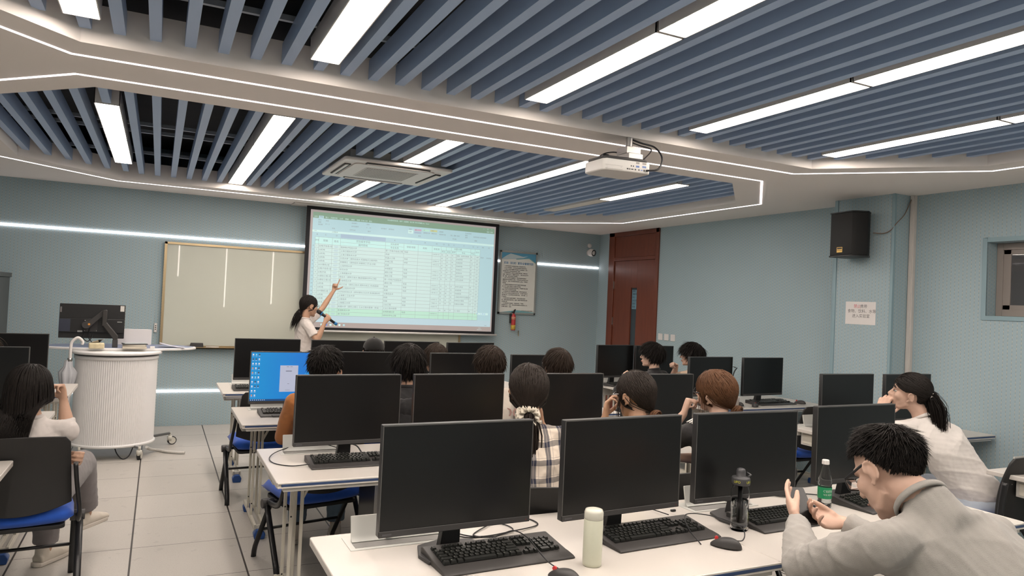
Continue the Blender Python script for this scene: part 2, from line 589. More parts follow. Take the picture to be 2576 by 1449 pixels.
for x_, z_ in ((.40, 1.88), (1.49, 1.16), (2.62, 1.28)):
    tag(MB().bb(x_ - .014, x_ + .014, YB - .001, YB + .012, z_, 2.64).obj('wall_led_strip', emat('led_back', (1.0, .85, .75), 14.0)), 'upright light line on the back wall, mirrored in the whiteboard', 'led strip', 'upright light lines on the back wall')
tag(MB().bb(XL + .01, 5.9, YF - .012, YF + .001, 0.388, 0.412).obj('wall_led_strip', m_ledw), 'lower white light line near the floor of the front wall', 'led strip')
# ------------------------------------------------------------------ materials for furniture
m_top = mat('desk_laminate', (0.56, 0.525, 0.485), 0.32, var=0.02, scale=3, bump=0.02, bscale=200)
m_edge = mat('desk_edge', (0.62, 0.585, 0.54), 0.4, var=0.02)
m_blue_ins = mat('desk_blue_insert', (0.035, 0.065, 0.15), 0.3, var=0.05)
m_leg = mat('desk_leg_paint', (0.55, 0.52, 0.45), 0.38, var=0.03)
m_bluecap = mat('blue_cap_plastic', (0.02, 0.07, 0.25), 0.35, var=0.05)
m_flap = mat('flap_metal', (0.55, 0.55, 0.52), 0.35, 0.1, var=0.02)
m_alu = mat('flap_slot_metal', (0.33, 0.32, 0.31), 0.35, 0.6, var=0.03)
m_blk = mat('black_plastic', (0.018, 0.018, 0.019), 0.42, var=0.08)
m_blk2 = mat('dark_grey_plastic', (0.045, 0.043, 0.043), 0.5, var=0.06)
m_scr = mat('dark_screen', (0.006, 0.006, 0.0062), 0.28, var=0.03, spec=0.45)
m_rim = mat('monitor_rim', (0.10, 0.098, 0.095), 0.35, 0.3, var=0.03)
m_kb = mat('keyboard_shell', (0.040, 0.037, 0.036), 0.48, var=0.06, bump=0.05, bscale=300)
m_key = mat('key_plastic', (0.012, 0.013, 0.012), 0.33, var=0.08)
m_leg_mark = mat('key_legend', (0.55, 0.53, 0.46), 0.5, var=0.02)
m_seat = mat('seat_fabric_blue', (0.010, 0.075, 0.42), 0.85, var=0.08, scale=40, bump=0.15, bscale=500, sheen=0.2)
m_chair = mat('chair_frame_black', (0.013, 0.013, 0.014), 0.30, var=0.08)
m_back = mat('chair_back_plastic', (0.016, 0.0155, 0.0155), 0.55, var=0.1, bump=0.05, bscale=300)
m_cable = mat('cable_black', (0.018, 0.018, 0.02), 0.45, var=0.05)
m_pc = mat('pc_case', (0.012, 0.012, 0.013), 0.30, var=0.08)
m_chrome = mat('pc_bright_strip', (0.45, 0.44, 0.42), 0.22, 0.9, var=0.05)
m_red = mat('red_wheel', (0.55, 0.03, 0.03), 0.4, var=0.03)
m_label = mat('paper_label', (0.62, 0.60, 0.56), 0.6, var=0.03)
m_tray = mat('cable_tray_paint', (0.55, 0.535, 0.50), 0.42, var=0.02)
ZT = 0.74

def catmull(pts, n=8):
    P = [Vector(p) for p in pts]
    if len(P) < 3: return P
    out = []
    Q = [P[0] * 2 - P[1]] + P + [P[-1] * 2 - P[-2]]
    for i in range(1, len(Q) - 2):
        for k in range(n):
            t = k / n
            a, b, c, d = Q[i - 1], Q[i], Q[i + 1], Q[i + 2]
            out.append(0.5 * ((2 * b) + (c - a) * t + (2 * a - 5 * b + 4 * c - d) * t * t + (3 * b - a - 3 * c + d) * t ** 3))
    out.append(P[-1])
    return out
def cable(pts, r=0.0022, name='cable', parent=None, m=None, n=8, sides=6):
    return MB().tube(catmull(pts, n), r, n=sides).obj(name, m or m_cable, parent)

# ------------------------------------------------------------------ desk
def rrect(x0, x1, y0, y1, r, n=5):
    P = []
    for cx, cy, a0 in ((x1 - r, y1 - r, 0), (x0 + r, y1 - r, 90), (x0 + r, y0 + r, 180), (x1 - r, y0 + r, 270)):
        for k in range(n + 1):
            a = radians(a0 + 90 * k / n)
            P.append((cx + r * cos(a), cy + r * sin(a)))
    return P
def make_desk(L, label, group, flaps, box=True, legs=(True, True)):
    t = thing('computer_desk', label, 'desk', (0, 0, 0), 0, group)
    D = 0.75
    MB().prism(rrect(0, L, 0.006, D, 0.012), ZT - 0.026, ZT).obj('desktop', m_top, t, bevel=0.003)
    MB().bb(0.02, L - 0.0, -0.0015, 0.006, ZT - 0.019, ZT - 0.007).obj('blue_edge_strip', m_bluecap if False else m_blue_ins, t, bevel=0.002)
    e = MB().bb(0.004, L, -0.001, 0.0065, ZT - 0.026, ZT - 0.019).bb(0.004, L, -0.001, 0.0065, ZT - 0.007, ZT - 0.001)
    e.obj('edge_lip', m_edge, t, bevel=0.001)
    # apron profile and rear cable tray under the top
    MB().bb(0.03, L - .03, 0.012, 0.05, ZT - 0.045, ZT - 0.026).bb(0.03, L - .03, 0.62, 0.66, ZT - 0.06, ZT - 0.026).obj('rail', m_tray, t, bevel=0.002)
    if box:
        MB().bb(0.05, L - .05, 0.46, 0.61, ZT - 0.125, ZT - 0.0265).obj('cable_tray', m_tray, t, bevel=0.004)
        MB().bb(.046, .0505, 0.48, 0.59, ZT - .112, ZT - .045).obj('end_plate', m_leg, t, bevel=.001)
        MB().bb(.18, .42, .456, .4605, ZT - .11, ZT - .045).obj('tray_plate', m_leg, t, bevel=.001)
    for si, sx in enumerate((0.12, L - 0.12)):
        if not legs[si]: continue
        d = 1 if si == 0 else -1
        g = MB()
        g.bb(sx - .008, sx + .008, 0.06, 0.68, 0.055, 0.085)
        g.bb(sx + d * .05 - .008, sx + d * .05 + .008, 0.06, 0.68, 0.055, 0.085)
        g.bb(min(sx, sx + d * .05), max(sx, sx + d * .05), 0.06, 0.075, 0.058, 0.082).bb(min(sx, sx + d * .05), max(sx, sx + d * .05), 0.665, 0.68, 0.058, 0.082)
        for dx, y in ((0, .30), (0, .48), (.05, .30), (.05, .48)):
            x = sx + d * dx
            g.bb(x - .0075, x + .0075, y - .0105, y + .0105, 0.08, ZT - 0.03)
        g.tube([(sx + d * .05, .30, ZT - .16), (sx + d * .11, .30, ZT - .04)], .008, n=6)
        lg = g.obj('leg_frame', m_leg, t, bevel=0.002)
        hb = MB()
        for y in (.30, .48):
            for z in (.16, .50): hb.cyl((sx - .001, y - .0112, z), (sx - .001, y - .0100, z), .0045, n=10)
        hb.obj('bolt_hole', m_blk, lg)
        for y in (0.055, 0.685):
            c = MB().prism([(-.03, 0), (.03, 0), (.036, .03), (.02, .058), (-.02, .058), (-.036, .03)], y - .035, y + .035, 'y')
            c.v = [(v[0] + sx + d * .025, v[1], v[2] + .001) for v in c.v]
            c.obj('foot_cap', m_bluecap, t, bevel=0.004)
    for fx in flaps:
        pl = MB().bb(fx, fx + .36, 0.565, 0.70, ZT + .0003, ZT + .0022).obj('grommet_plate', m_flap, t, bevel=0.001)
        MB().bb(fx + .02, fx + .34, 0.582, 0.632, ZT + .0022, ZT + .0032).obj('slot', m_alu, pl)
        f = MB()
        f.prism([(0.634, .002), (0.650, .0), (0.668, .082), (0.660, .086), (0.650, .020), (0.640, .008)], fx + .02, fx + .34, 'x')
        f.v = [(v[0], v[1], v[2] + ZT + .002) for v in f.v]
        f.obj('cable_flap', m_flap, t, bevel=0.0015)
    return t
# ------------------------------------------------------------------ monitor (origin: middle of the base on the desk, faces -y; screen plane at y=0)
def make_monitor(label, group, front=True):
    t = thing('computer_monitor', label, 'monitor', (0, 0, 0), 0, group)
    w, z0, z1 = .272, .083, .438
    MB().prism(rrect(-w, w, z0, z1, .004, 2), -.001, .026, 'y').obj('housing', m_blk, t, bevel=0.0012)
    bulge = MB().prism([(-.19, .14), (.19, .14), (.21, .30), (.14, .38), (-.14, .38), (-.21, .30)], .026, .048, 'y').obj('back_cover', m_blk2, t, bevel=0.004)
    MB().bb(-w + .001, w - .001, -.0022, -.0008, z1 - .0045, z1 + .0002).bb(-w - .0002, -w + .003, -.0022, -.0008, z0 + .02, z1).bb(w - .003, w + .0002, -.0022, -.0008, z0 + .02, z1).obj('bezel_rim', m_rim, t)
    MB().bb(-w + .004, w - .004, -.0022, -.0009, z0 + .022, z1 - .005).obj('screen', m_scr, t)
    ch = MB().bb(-w + .0005, w - .0005, -.0042, -.0009, z0 + .0005, z0 + .0205).obj('chin', m_blk2, t, bevel=0.0015)
    MB().bb(-w + .012, -w + .042, -.0047, -.0041, z0 + .007, z0 + .012).obj('chin_mark', mat('chin_mark_grey', (.075, .075, .08), .4, var=0.02), ch)
    MB().bb(w - .016, w - .0145, -.0048, -.0041, z0 + .007, z0 + .0115).obj('power_light', mat('power_red', (.30, .03, .02), .4, var=0.02), ch)
    nk = MB()
    nk.add([(-.042, .042, .012), (.030, .042, .012), (.030, .078, .012), (-.042, .078, .012),
            (-.028, .030, .16), (.026, .030, .16), (.026, .055, .16), (-.028, .055, .16),
            (-.028, .030, .26), (.026, .030, .26), (.026, .050, .26), (-.028, .050, .26)],
           [(3, 2, 1, 0), (0, 1, 5, 4), (1, 2, 6, 5), (2, 3, 7, 6), (3, 0, 4, 7), (4, 5, 9, 8), (5, 6, 10, 9), (6, 7, 11, 10), (7, 4, 8, 11), (8, 9, 10, 11)])
    nk.obj('neck', m_blk, t, bevel=0.003)
    MB().prism([(-.12, -.06), (.12, -.06), (.13, .01), (.10, .10), (.02, .13), (-.02, .13), (-.10, .10), (-.13, .01)], .0005, .012).obj('base', m_blk2, t, bevel=0.003)
    return t
# ------------------------------------------------------------------ keyboard (origin: middle of the front edge, back toward +y)
U = .0188
def key_rows():
    R = []   # x, y, w, legend
    def row(y, x, items):
        for it in items:
            if isinstance(it, (int, float)): x += it; continue
            w, g = (1, it) if isinstance(it, str) else it
            R.append((x, y, w, g)); x += w
    row(5.35, 0, ['Esc', 1, 'F1', 'F2', 'F3', 'F4', .5, 'F5', 'F6', 'F7', 'F8', .5, 'F9', 'F10', 'F11', 'F12', .35, 'Prt', 'Scr', 'Pau'])
    row(4, 0, list('`1234567890-=') + [(2, 'Back'), .35, 'Ins', 'Hm', 'PU', .35, 'Num', '/', '*', '-'])
    row(3, 0, [(1.5, 'Tab')] + list('QWERTYUIOP[]') + [(1.5, '\\'), .35, 'Del', 'End', 'PD', .35, '7', '8', '9'])
    row(2, 0, [(1.75, 'Caps')] + list('ASDFGHJKL;\'') + [(2.25, 'Enter'), 3.7, '4', '5', '6'])
    row(1, 0, [(2.25, 'Shift')] + list('ZXCVBNM,./') + [(2.75, 'Shift'), 1.35, '^', 1.35, '1', '2', '3'])
    row(0, 0, [(1.25, 'Ctrl'), (1.25, 'W'), (1.25, 'Alt'), (6.25, ''), (1.25, 'Alt'), (1.25, 'W'), (1.25, 'M'), (1.25, 'Ctrl'), .35, '<', 'v', '>', .35, (2, '0'), '.'])
    R.append((21.7, 2, 1, '+')); R.append((21.7, 0, 1, 'Ent'))
    return R
KR = key_rows()
def key_solid(mb, x, y, w, h=1.0):
    g = .0012
    x0, x1, y0, y1 = x * U + g, (x + w) * U - g, y * U + g, (y + h) * U - g
    t = .0024
    b = [(x0, y0, 0), (x1, y0, 0), (x1, y1, 0), (x0, y1, 0)]
    u = [(x0 + t, y0 + t * .6, .0085), (x1 - t, y0 + t * .6, .0085), (x1 - t, y1 - t * 1.2, .0095), (x0 + t, y1 - t * 1.2, .0095)]
    mb.add(b + u, [(0, 1, 5, 4), (1, 2, 6, 5), (2, 3, 7, 6), (3, 0, 4, 7), (4, 5, 6, 7), (3, 2, 1, 0)], False)
TILT = atan2(.018, .15)
KM = Matrix.Translation((-.2155, .058, .0165)) @ Matrix.Rotation(TILT, 4, 'X')
KEYMESH = {}
def make_keyboard(label, group, detail=False, cab=True):
    t = thing('keyboard', label, 'keyboard', (0, 0, 0), 0, group)
    sh = MB().prism([(0, .001), (.205, .001), (.205, .030), (.192, .033), (.06, .0145), (.045, .014), (.012, .010), (0, .006)], -.236, .236, 'x')
    sh.obj('shell', m_kb, t, bevel=0.003)
    if detail:
        if not KEYMESH:
            for i, (x, y, w, g) in enumerate(KR):
                mb = MB(); key_solid(mb, 0, 0, w)
                if g:
                    fs = .0052 if len(g) == 1 else .0030
                    vs, f = text_mesh(g, fs, (.0042, .0118, .0096), (1, 0, 0), (0, 1, -.05))
                    mb.mat(1); mb.add(vs, f, False)
                me = mb.mesh('key', [m_key, m_leg_mark], weld=False)
                me.transform(KM @ Matrix.Translation((x * U, y * U, 0)))
                KEYMESH[i] = me
        n = 0
        for i in KEYMESH:
            o = bpy.data.objects.new('key', KEYMESH[i]); COL.objects.link(o); o.parent = t
            KIDS.setdefault(t.name, []).append(o)
    else:
        if 'kc' not in MATS:
            mb = MB()
            for x, y, w, g in KR: key_solid(mb, x, y, w)
            mb.mat(1)
            for i, (x, y, w, g) in enumerate(KR):
                if g:
                    cx, cy = (x + .35) * U, (y + .6) * U
                    mb.add([(cx - .0012, cy - .001, .0098), (cx + .0018, cy - .001, .0098), (cx + .0018, cy + .001, .0099), (cx - .0012, cy + .001, .0099)], [(0, 1, 2, 3)], False)
            me = mb.mesh('keycaps', [m_key, m_leg_mark], weld=False); me.transform(KM)
            MATS['kc'] = me
        o = bpy.data.objects.new('keycaps', MATS['kc']); COL.objects.link(o); o.parent = t
        KIDS.setdefault(t.name, []).append(o)
    return t
# ------------------------------------------------------------------ mouse (points to +y)
def make_mouse(label, group):
    t = thing('computer_mouse', label, 'mouse', (0, 0, 0), 0, group)
    mb = MB(); n, m = 24, 10
    vs = []
    for i in range(m + 1):
        f = i / m
        for k in range(n):
            a = 2 * pi * k / n
            r = cos(f * pi / 2) ** .55
            x = .031 * r * cos(a) * (1 - .10 * sin(a)); y = .056 * r * sin(a)
            z = .004 + .032 * sin(f * pi / 2) ** .9 * (1 - .35 * (y / .056 + .3) ** 2)
            vs.append((x * (1 - .12 * (1 - abs(f - .3))), y, max(.001, z)))
    vs += [(0.0, 0.0, .001)]
    fs = [(i * n + k, i * n + (k + 1) % n, (i + 1) * n + (k + 1) % n, (i + 1) * n + k) for i in range(m) for k in range(n)]
    fs += [((k + 1) % n, k, (m + 1) * n) for k in range(n)]
    mb.add(vs, fs, True).obj('mouse_shell', m_blk2, t)
    MB().cyl((-.0035, .034, .0285), (.0035, .034, .0285), .0068, n=14).obj('scroll_wheel', m_red, t)
    return t
# ------------------------------------------------------------------ chair (faces +y, origin between the feet)
def make_chair(label, group, arms=False):
    t = thing('folding_chair', label, 'chair', (0, 0, 0), 0, group)
    # seat cushion
    mb = MB(); nx, ny = 14, 12
    def sp(u, v, top):
        x = (u * 2 - 1); y = (v * 2 - 1)
        k = (1 - abs(x) ** 5) ** .5 if abs(x) < 1 else 0
        l = (1 - abs(y) ** 5) ** .5 if abs(y) < 1 else 0
        e = min(k, l)
        z = .425 + .012 * x * x - (.030 * max(0, y - .3) ** 2) + (.048 if top else -.044) * e
        return (x * .24 * (1 - .07 * max(0, y)), y * .225, z)
    for top in (True, False):
        vs = [sp(i / nx, j / ny, top) for j in range(ny + 1) for i in range(nx + 1)]
        fs = []
        for j in range(ny):
            for i in range(nx):
                a = j * (nx + 1) + i
                q = (a, a + 1, a + nx + 2, a + nx + 1)
                fs.append(q if top else q[::-1])
        mb.add(vs, fs, True)
    mb.obj('seat', m_seat, t)
    MB().prism(rrect(-.205, .205, -.19, .18, .03), .365, .386).obj('seat_pan', m_back, t, bevel=0.004)
    # backrest: curved plastic shell
    mb = MB(); nx, nz = 16, 12
    def bp(u, v, off):
        x = (u * 2 - 1); z = v
        w = .228 - .02 * v - .02 * (v > .97)
        yy = -.235 - .07 * v + .045 * x * x + off + .02 * sin(pi * v)
        zz = .50 + .335 * v + .012 * (1 - x * x) * (v > .9) - (.045 * (1 - x * x) * (1 - v) if v < .5 else 0)
        return (x * w, yy, zz)
    F = [bp(i / nx, j / nz, 0.0) for j in range(nz + 1) for i in range(nx + 1)]
    B = [bp(i / nx, j / nz, -.014) for j in range(nz + 1) for i in range(nx + 1)]
    s = nx + 1; N = len(F); fs = []
    for j in range(nz):
        for i in range(nx):
            a = j * s + i
            fs += [(a, a + 1, a + s + 1, a + s)[::-1], (N + a, N + a + 1, N + a + s + 1, N + a + s)]
    for i in range(nx):
        fs += [(i, i + 1, N + i + 1, N + i), (nz * s + i + 1, nz * s + i, N + nz * s + i, N + nz * s + i + 1)]
    for j in range(nz):
        fs += [(j * s + s, j * s, N + j * s, N + j * s + s), (j * s + nx, j * s + s + nx, N + j * s + s + nx, N + j * s + nx)]
    mb.add(F + B, fs, True).obj('backrest', m_back, t, bevel=0.003)
    for sx in (-1, 1):
        x = sx * .262
        MB().tube(catmull([(x, -.02, .385), (x, -.16, .40), (x, -.225, .47), (sx * .245, -.235, .60), (sx * .235, -.245, .70)], 5), [(.011, .017)] * 21, n=8, up=(0, 1, 0)).obj('back_upright', m_chair, t)
        MB().cyl((sx * .225, -.0, .375), (sx * .292, -.0, .375), .027, n=18).obj('hinge', m_blk2, t, bevel=0.003)
        lx = sx * .268
        MB().tube([(lx, -.01, .38), (lx, -.20, .075), (lx, -.215, .04), (lx, -.222, .002)], [(.010, .017)] * 4, n=10, up=(1, 0, 0)).obj('leg', m_chair, t)
        lx = sx * .246
        MB().tube([(lx, -.03, .40), (lx, .20, .075), (lx, .215, .04), (lx, .222, .002)], [(.010, .016)] * 4, n=10, up=(1, 0, 0)).obj('leg', m_chair, t)
    MB().cyl((-.245, .12, .19), (.245, .12, .19), .009, n=8).cyl((-.24, 0, .375), (.24, 0, .375), .010, n=8).obj('crossbar', m_chair, t)
    return t
# ------------------------------------------------------------------ tower under the desk
def make_tower(label, group):
    t = thing('computer_tower', label, 'computer', (0, 0, 0), 0, group)
    MB().bb(-.085, .085, 0.0, .30, 0, .34).obj('case', m_pc, t, bevel=0.004)
    f = MB().bb(-.087, .087, -.014, -.0002, -.002, .342)
    f.obj('front_panel', m_blk, t, bevel=0.005)
    MB().bb(-.088, -.072, -.019, -.013, .005, .335).bb(-.060, -.050, -.019, -.013, .03, .31).obj('bright_strip', m_chrome, t, bevel=0.001)
    MB().bb(.045, .078, -.0150, -.0138, .19, .24).obj('sticker', m_label, t)
    MB().bb(-.06, .06, .05, .25, .341, .40).obj('hanger', m_leg, t, bevel=0.002)
    return t

# ================================================================== placing
ROWY = {'A': 1.79, 'B': 3.30, 'C': 4.80, 'D': 6.29}
RN = {'A': 'nearest row', 'B': 'second row from the viewer', 'C': 'third row from the viewer', 'D': 'row closest to the screen'}
DESK_L = 1.445
protoL = make_desk(DESK_L, '', None, (.10, ), legs=(True, True))
protoL['label'] = 'white desk at the left end of the nearest row, thermos flask and keyboard on it'
protoL.location = (0.51, ROWY['A'], 0)
protoL['group'] = 'white computer desks in rows'
GD = 'white computer desks in rows'
def put_desk(x, r, label, src=protoL, y=None):
    return dup(src, (x, y if y is not None else ROWY[r], 0), 0, label, GD)
put_desk(0.51 + DESK_L + .002, 'A', 'white desk of the nearest row in front of the man in grey')
put_desk(0.51, 'B', 'white desk whose left end stands over the aisle in the second row from the viewer')
put_desk(0.51 + DESK_L + .002, 'B', 'white desk of the second row behind the woman in the plaid shirt')
put_desk(0.51, 'C', 'white desk carrying the monitor with the bright blue desktop')
put_desk(0.51 + DESK_L + .002, 'C', 'white desk of the third row in front of the man with wire glasses')
put_desk(0.51, 'D', 'white desk of the front row, leftmost of the middle block, nearest the teacher')
put_desk(0.51 + DESK_L + .002, 'D', 'white desk of the front row right of the one below the teacher')
XRB = 4.37
put_desk(XRB, 'A', 'white desk cut off by the right edge of the view', y=1.78)
put_desk(XRB, 'B', 'white desk beside the right wall where the woman with the ponytail sits')
put_desk(XRB, 'C', 'white desk by the right wall with a monitor, keyboard and two mice')
put_desk(XRB, 'D', 'white desk by the right wall in front of the door', y=6.20)
put_desk(-0.57 - DESK_L, 'D', 'white desk left of the aisle beside the round white lectern')
put_desk(-0.57 - DESK_L, 'C', 'white desk hidden behind the long-haired woman left of the aisle')
put_desk(-0.57 - DESK_L, 'B', 'white desk whose corner enters at the left edge of the view')

GM = 'black monitors on the desks'
mon0 = make_monitor('large black monitor nearest the viewer, left end of the nearest desk', GM)
MONS = [('A', .928, 2.215, .028, mon0, ''),
 ('A', 1.576, 2.195, .060, None, 'black monitor behind the pale thermos flask on the nearest desk'),
 ('A', 2.203, 2.215, -.01, None, 'black monitor behind the clear sports bottle on the nearest desk'),
 ('A', 2.965, 2.300, .02, None, 'black monitor partly hidden by the head of the man in grey'),
 ('B', .904, 3.663, .04, None, 'black monitor below the blue desktop screen, beside the aisle in the second row'),
 ('B', 1.523, 3.686, .04, None, 'black monitor left of the woman in the plaid shirt'),
 ('B', 2.200, 3.70, .0, None, 'black monitor right of the woman in the plaid shirt'),
 ('B', 2.861, 3.65, .0, None, 'black monitor between the black-haired and the brown-haired woman'),
 ('C', 1.33, 5.185, .0, None, 'black monitor between the two male heads, right of the blue desktop screen'),
 ('C', 2.146, 5.15, .0, None, 'black monitor left of the spiky brown-black head in the third row'),
 ('C', 2.795, 5.08, .0, None, 'black monitor left of the man with wire glasses'),
 ('D', .875, 6.52, .0, None, 'black monitor in front of the teacher, leftmost of the front row'),
 ('D', 1.509, 6.49, .0, None, 'black monitor left of the person in the black cap'),
 ('D', 2.187, 6.54, .0, None, 'black monitor right of the person in the black cap'),
 ('D', 2.782, 6.505, .18, None, 'black monitor below the lower right corner of the projection screen'),
 ('D', 4.525, 6.55, .18, None, 'black monitor standing in front of the wooden door'),
 ('D', 5.046, 6.54, .05, None, 'black monitor between the two men seen in profile'),
 ('C', 4.535, 5.045, .08, None, 'black monitor hiding the shoulder of the man in the beige shirt'),
 ('C', 5.144, 5.015, .08, None, 'black monitor with visible stand and keyboard against the right wall'),
 ('B', 4.546, 3.612, .0, None, 'black monitor left of the woman with the ponytail'),
 ('B', 5.179, 3.583, .02, None, 'black monitor directly behind the head of the woman with the ponytail'),
 ('D', -1.025, 6.64, .0, None, 'black monitor left of the aisle, the larger-looking one beside the lectern'),
 ('C', -.967, 5.275, .0, None, 'black monitor at the left edge in front of the long-haired woman')]
for r, x, y, yw, src, lab in MONS:
    M0 = mon0 if src is not None else dup(mon0, None, None, lab, GM)
    M0.location = (x, y, ZT + .0005); M0.rotation_euler = (0, 0, yw)

# the monitor that is switched on: its own screen
t = make_monitor('monitor showing a bright blue desktop and a grey page', None)
if 'group' in t: del t['group']
t.location = (.849, 5.105, ZT + .0005)
n = NT('blue_desktop', 0.4)
tc = n.n('ShaderNodeTexCoord'); sp = n.n('ShaderNodeSeparateXYZ'); n.l(tc.outputs['Object'], sp.inputs[0])
fx = n.math('MULTIPLY_ADD', sp.outputs[0], 1.6, .35)
c = n.mix(fx, (.0, .26, .62), (.01, .09, .62))
gl = n.math('LESS_THAN', n.math('ADD', n.math('ABSOLUTE', n.math('SUBTRACT', sp.outputs[0], .13)), n.math('ABSOLUTE', n.math('SUBTRACT', sp.outputs[2], .27))), .06)
c = n.mix(n.math('MULTIPLY', gl, .6), c, (.02, .35, .75))
n.l(c, n.b.inputs['Emission Color']); n.b.inputs['Emission Strength'].default_value = .95
n.b.inputs['Base Color'].default_value = (.01, .02, .04, 1)
for ch in KIDS[t.name]:
    if ch.name.startswith('screen'): ch.data = ch.data.copy(); ch.data.materials[0] = n.m; scr_on = ch
e_white = emat('screen_icon_white', (.8, .85, .95), .7)
e_grey = emat('screen_page_grey', (.44, .47, .60), .85)
e_dark = emat('screen_text_dark', (.12, .13, .2), .4)
e_bar = emat('screen_taskbar', (.01, .07, .22), .8)
MB().bb(-.268, .268, -.0030, -.0023, .1055, .117).obj('taskbar', e_bar, scr_on)
pg = MB().bb(-.078, .042, -.0034, -.0024, .165, .345).obj('page_window', e_grey, scr_on)
q = MB()
q.bb(-.04, .0, -.0040, -.0035, .305, .309).bb(-.036, -.02, -.0040, -.0035, .335, .337).bb(-.012, .004, -.0040, -.0035, .335, .337).bb(-.026, -.014, -.0040, -.0035, .218, .220).bb(-.04, -.008, -.0040, -.0035, .176, .1775)
q.obj('page_text', e_dark, scr_on)
ic = MB(); rr = random.Random(4)
for cI in range(3):
    for rI in range(10 if cI < 2 else 8):
        x = -.256 + cI * .0195; z = .418 - rI * .0305
        ic.mat(rr.choice((0, 0, 1, 2, 3))); ic.bb(x - .0045, x + .0045, -.0034, -.0024, z - .0045, z + .0045)
        ic.mat(0); ic.bb(x - .006, x + .006, -.0032, -.0024, z - .0105, z - .0090)
for k in range(8): ic.mat(0); ic.bb(-.262 + k * .0125, -.2575 + k * .0125, -.0038, -.0030, .109, .1135)
ic.obj('desktop_icons', [e_white, e_dark, emat('icon_orange', (.8, .35, .2), .6), emat('icon_cyan', (.3, .7, .9), .7)], scr_on)

# keyboards
GK = 'black keyboards on the desks'
kb_d = make_keyboard('black keyboard nearest the viewer, in front of the large monitor', GK, True)
kb_d.location = (1.055, 2.045, ZT); kb_d.rotation_euler = (0, 0, .035)
k2 = dup(kb_d, (1.700, 2.052, ZT), .05, 'black keyboard between the pale thermos flask and the clear sports bottle')
k3 = dup(kb_d, (2.366, 2.045, ZT), .03, 'black keyboard behind the raised hands of the man in grey')
kb_s = make_keyboard('black keyboard beside the aisle in the second row, its cable looping over the desk edge', GK)
kb_s.location = (.935, 3.50, ZT)
KBS = [(3.045, 2.11, .10, 'black keyboard beyond the water bottle, beside the face of the man in grey'),
 (1.62, 3.50, .0, 'black keyboard left of the plaid shirt in the second row'),
 (.89, 5.06, .0, 'black keyboard under the blue desktop monitor'),
 (.84, 6.42, .0, 'black keyboard on the front desk nearest the lectern'),
 (4.62, 6.36, .18, 'black keyboard on the desk in front of the wooden door'),
 (5.28, 4.93, .05, 'black keyboard on the desk against the right wall'),
 (4.60, 3.44, .0, 'black keyboard in front of the woman with the ponytail')]
for x, y, a, l in KBS: dup(kb_s, (x, y, ZT), a, l)

GU = 'black computer mice'
ms0 = make_mouse('black mouse with a red wheel right of the second keyboard on the nearest desk', GU)
ms0.location = (1.873, 1.972, ZT); ms0.rotation_euler = (0, 0, radians(38))
MSE = [(1.158, 1.902, 30, 'black mouse with a red wheel at the bottom edge, below the nearest keyboard'),
 (2.66, 2.45, 60, 'small black mouse lying behind the keyboard of the man in grey'),
 (-.745, 6.66, -60, 'black mouse on the desk left of the aisle beside the lectern'),
 (5.60, 4.98, 20, 'black mouse at the right end of the keyboard by the right wall'),
 (4.93, 4.89, -50, 'black mouse left of the keyboard by the right wall'),
 (4.805, 4.97, 10, 'black mouse beside the white paper cup on the right-wall desk'),
 (5.46, 3.62, -40, 'black mouse behind the back of the woman with the ponytail')]
for x, y, a, l in MSE: dup(ms0, (x, y, ZT), radians(a), l)

# cables lying on the desks (each one is a thing)
def cab(pts, lab, r=.0022, grp='black cables on the desks'):
    o = cable(pts, r, 'cable'); tag(o, lab, 'cable', grp); return o
z = ZT + .0035
cab([(1.19, 1.955, z), (1.17, 2.02, z + .01), (1.165, 2.10, .775), (1.17, 2.17, .785), (1.15, 2.24, .79), (1.12, 2.33, z + .002), (1.02, 2.36, z), (1.0, 2.43, z), (1.08, 2.50, z), (1.20, 2.47, z), (1.22, 2.38, z), (1.10, 2.31, z + .004)], 'thin black mouse cable crossing the nearest keyboard')
cab([(1.05, 2.285, z + .02), (1.06, 2.38, z), (1.15, 2.45, z + .004), (1.25, 2.53, z), (1.33, 2.50, z), (1.34, 2.41, z), (1.22, 2.36, z + .004), (1.07, 2.35, z), (1.0, 2.42, z + .006), (1.08, 2.50, z + .02)], 'black keyboard cable coiled behind the nearest keyboard', .0026)
cab([(1.80, 2.02, z), (1.81, 2.10, z + .03), (1.88, 2.20, z + .05), (1.98, 2.16, z + .045), (2.02, 2.05, z + .03), (1.96, 1.98, z + .01), (1.905, 2.0, z + .015)], 'black mouse cable looping up beside the clear sports bottle')
cab([(1.61, 2.33, z + .008), (1.62, 2.42, z), (1.75, 2.50, z + .03), (1.88, 2.47, z + .005), (1.90, 2.33, z + .01)], 'thin black cable arching behind the second keyboard of the nearest desk')
cab([(1.62, 2.27, z), (1.66, 2.34, z + .01), (1.60, 2.44, z + .004), (1.68, 2.51, z), (1.80, 2.50, z)], 'black cable under the monitor behind the thermos flask')
cab([(.70, 3.57, z + .01), (.62, 3.60, z), (.55, 3.68, z), (.545, 3.80, z + .004), (.62, 3.93, z + .01), (.78, 3.97, z + .035), (.90, 3.88, z + .02), (.93, 3.80, z)], 'black cable looping round the left end of the second-row desk', .0026)
cab([(.90, 2.29, .80), (.86, 2.36, .79), (.80, 2.40, .775), (.75, 2.43, .752)], 'thick black monitor cable running down to the desk flap on the nearest desk', .006)
cab([(2.23, 2.31, .80), (2.20, 2.38, .79), (2.33, 2.42, .746), (2.55, 2.47, .746), (2.66, 2.40, .746)], 'black cable running behind the keyboard of the man in grey', .0028)
cab([(3.05, 2.34, z + .03), (2.96, 2.42, z), (2.90, 2.36, z), (2.80, 2.43, z), (2.72, 2.46, z)], 'black cable behind the water bottle')
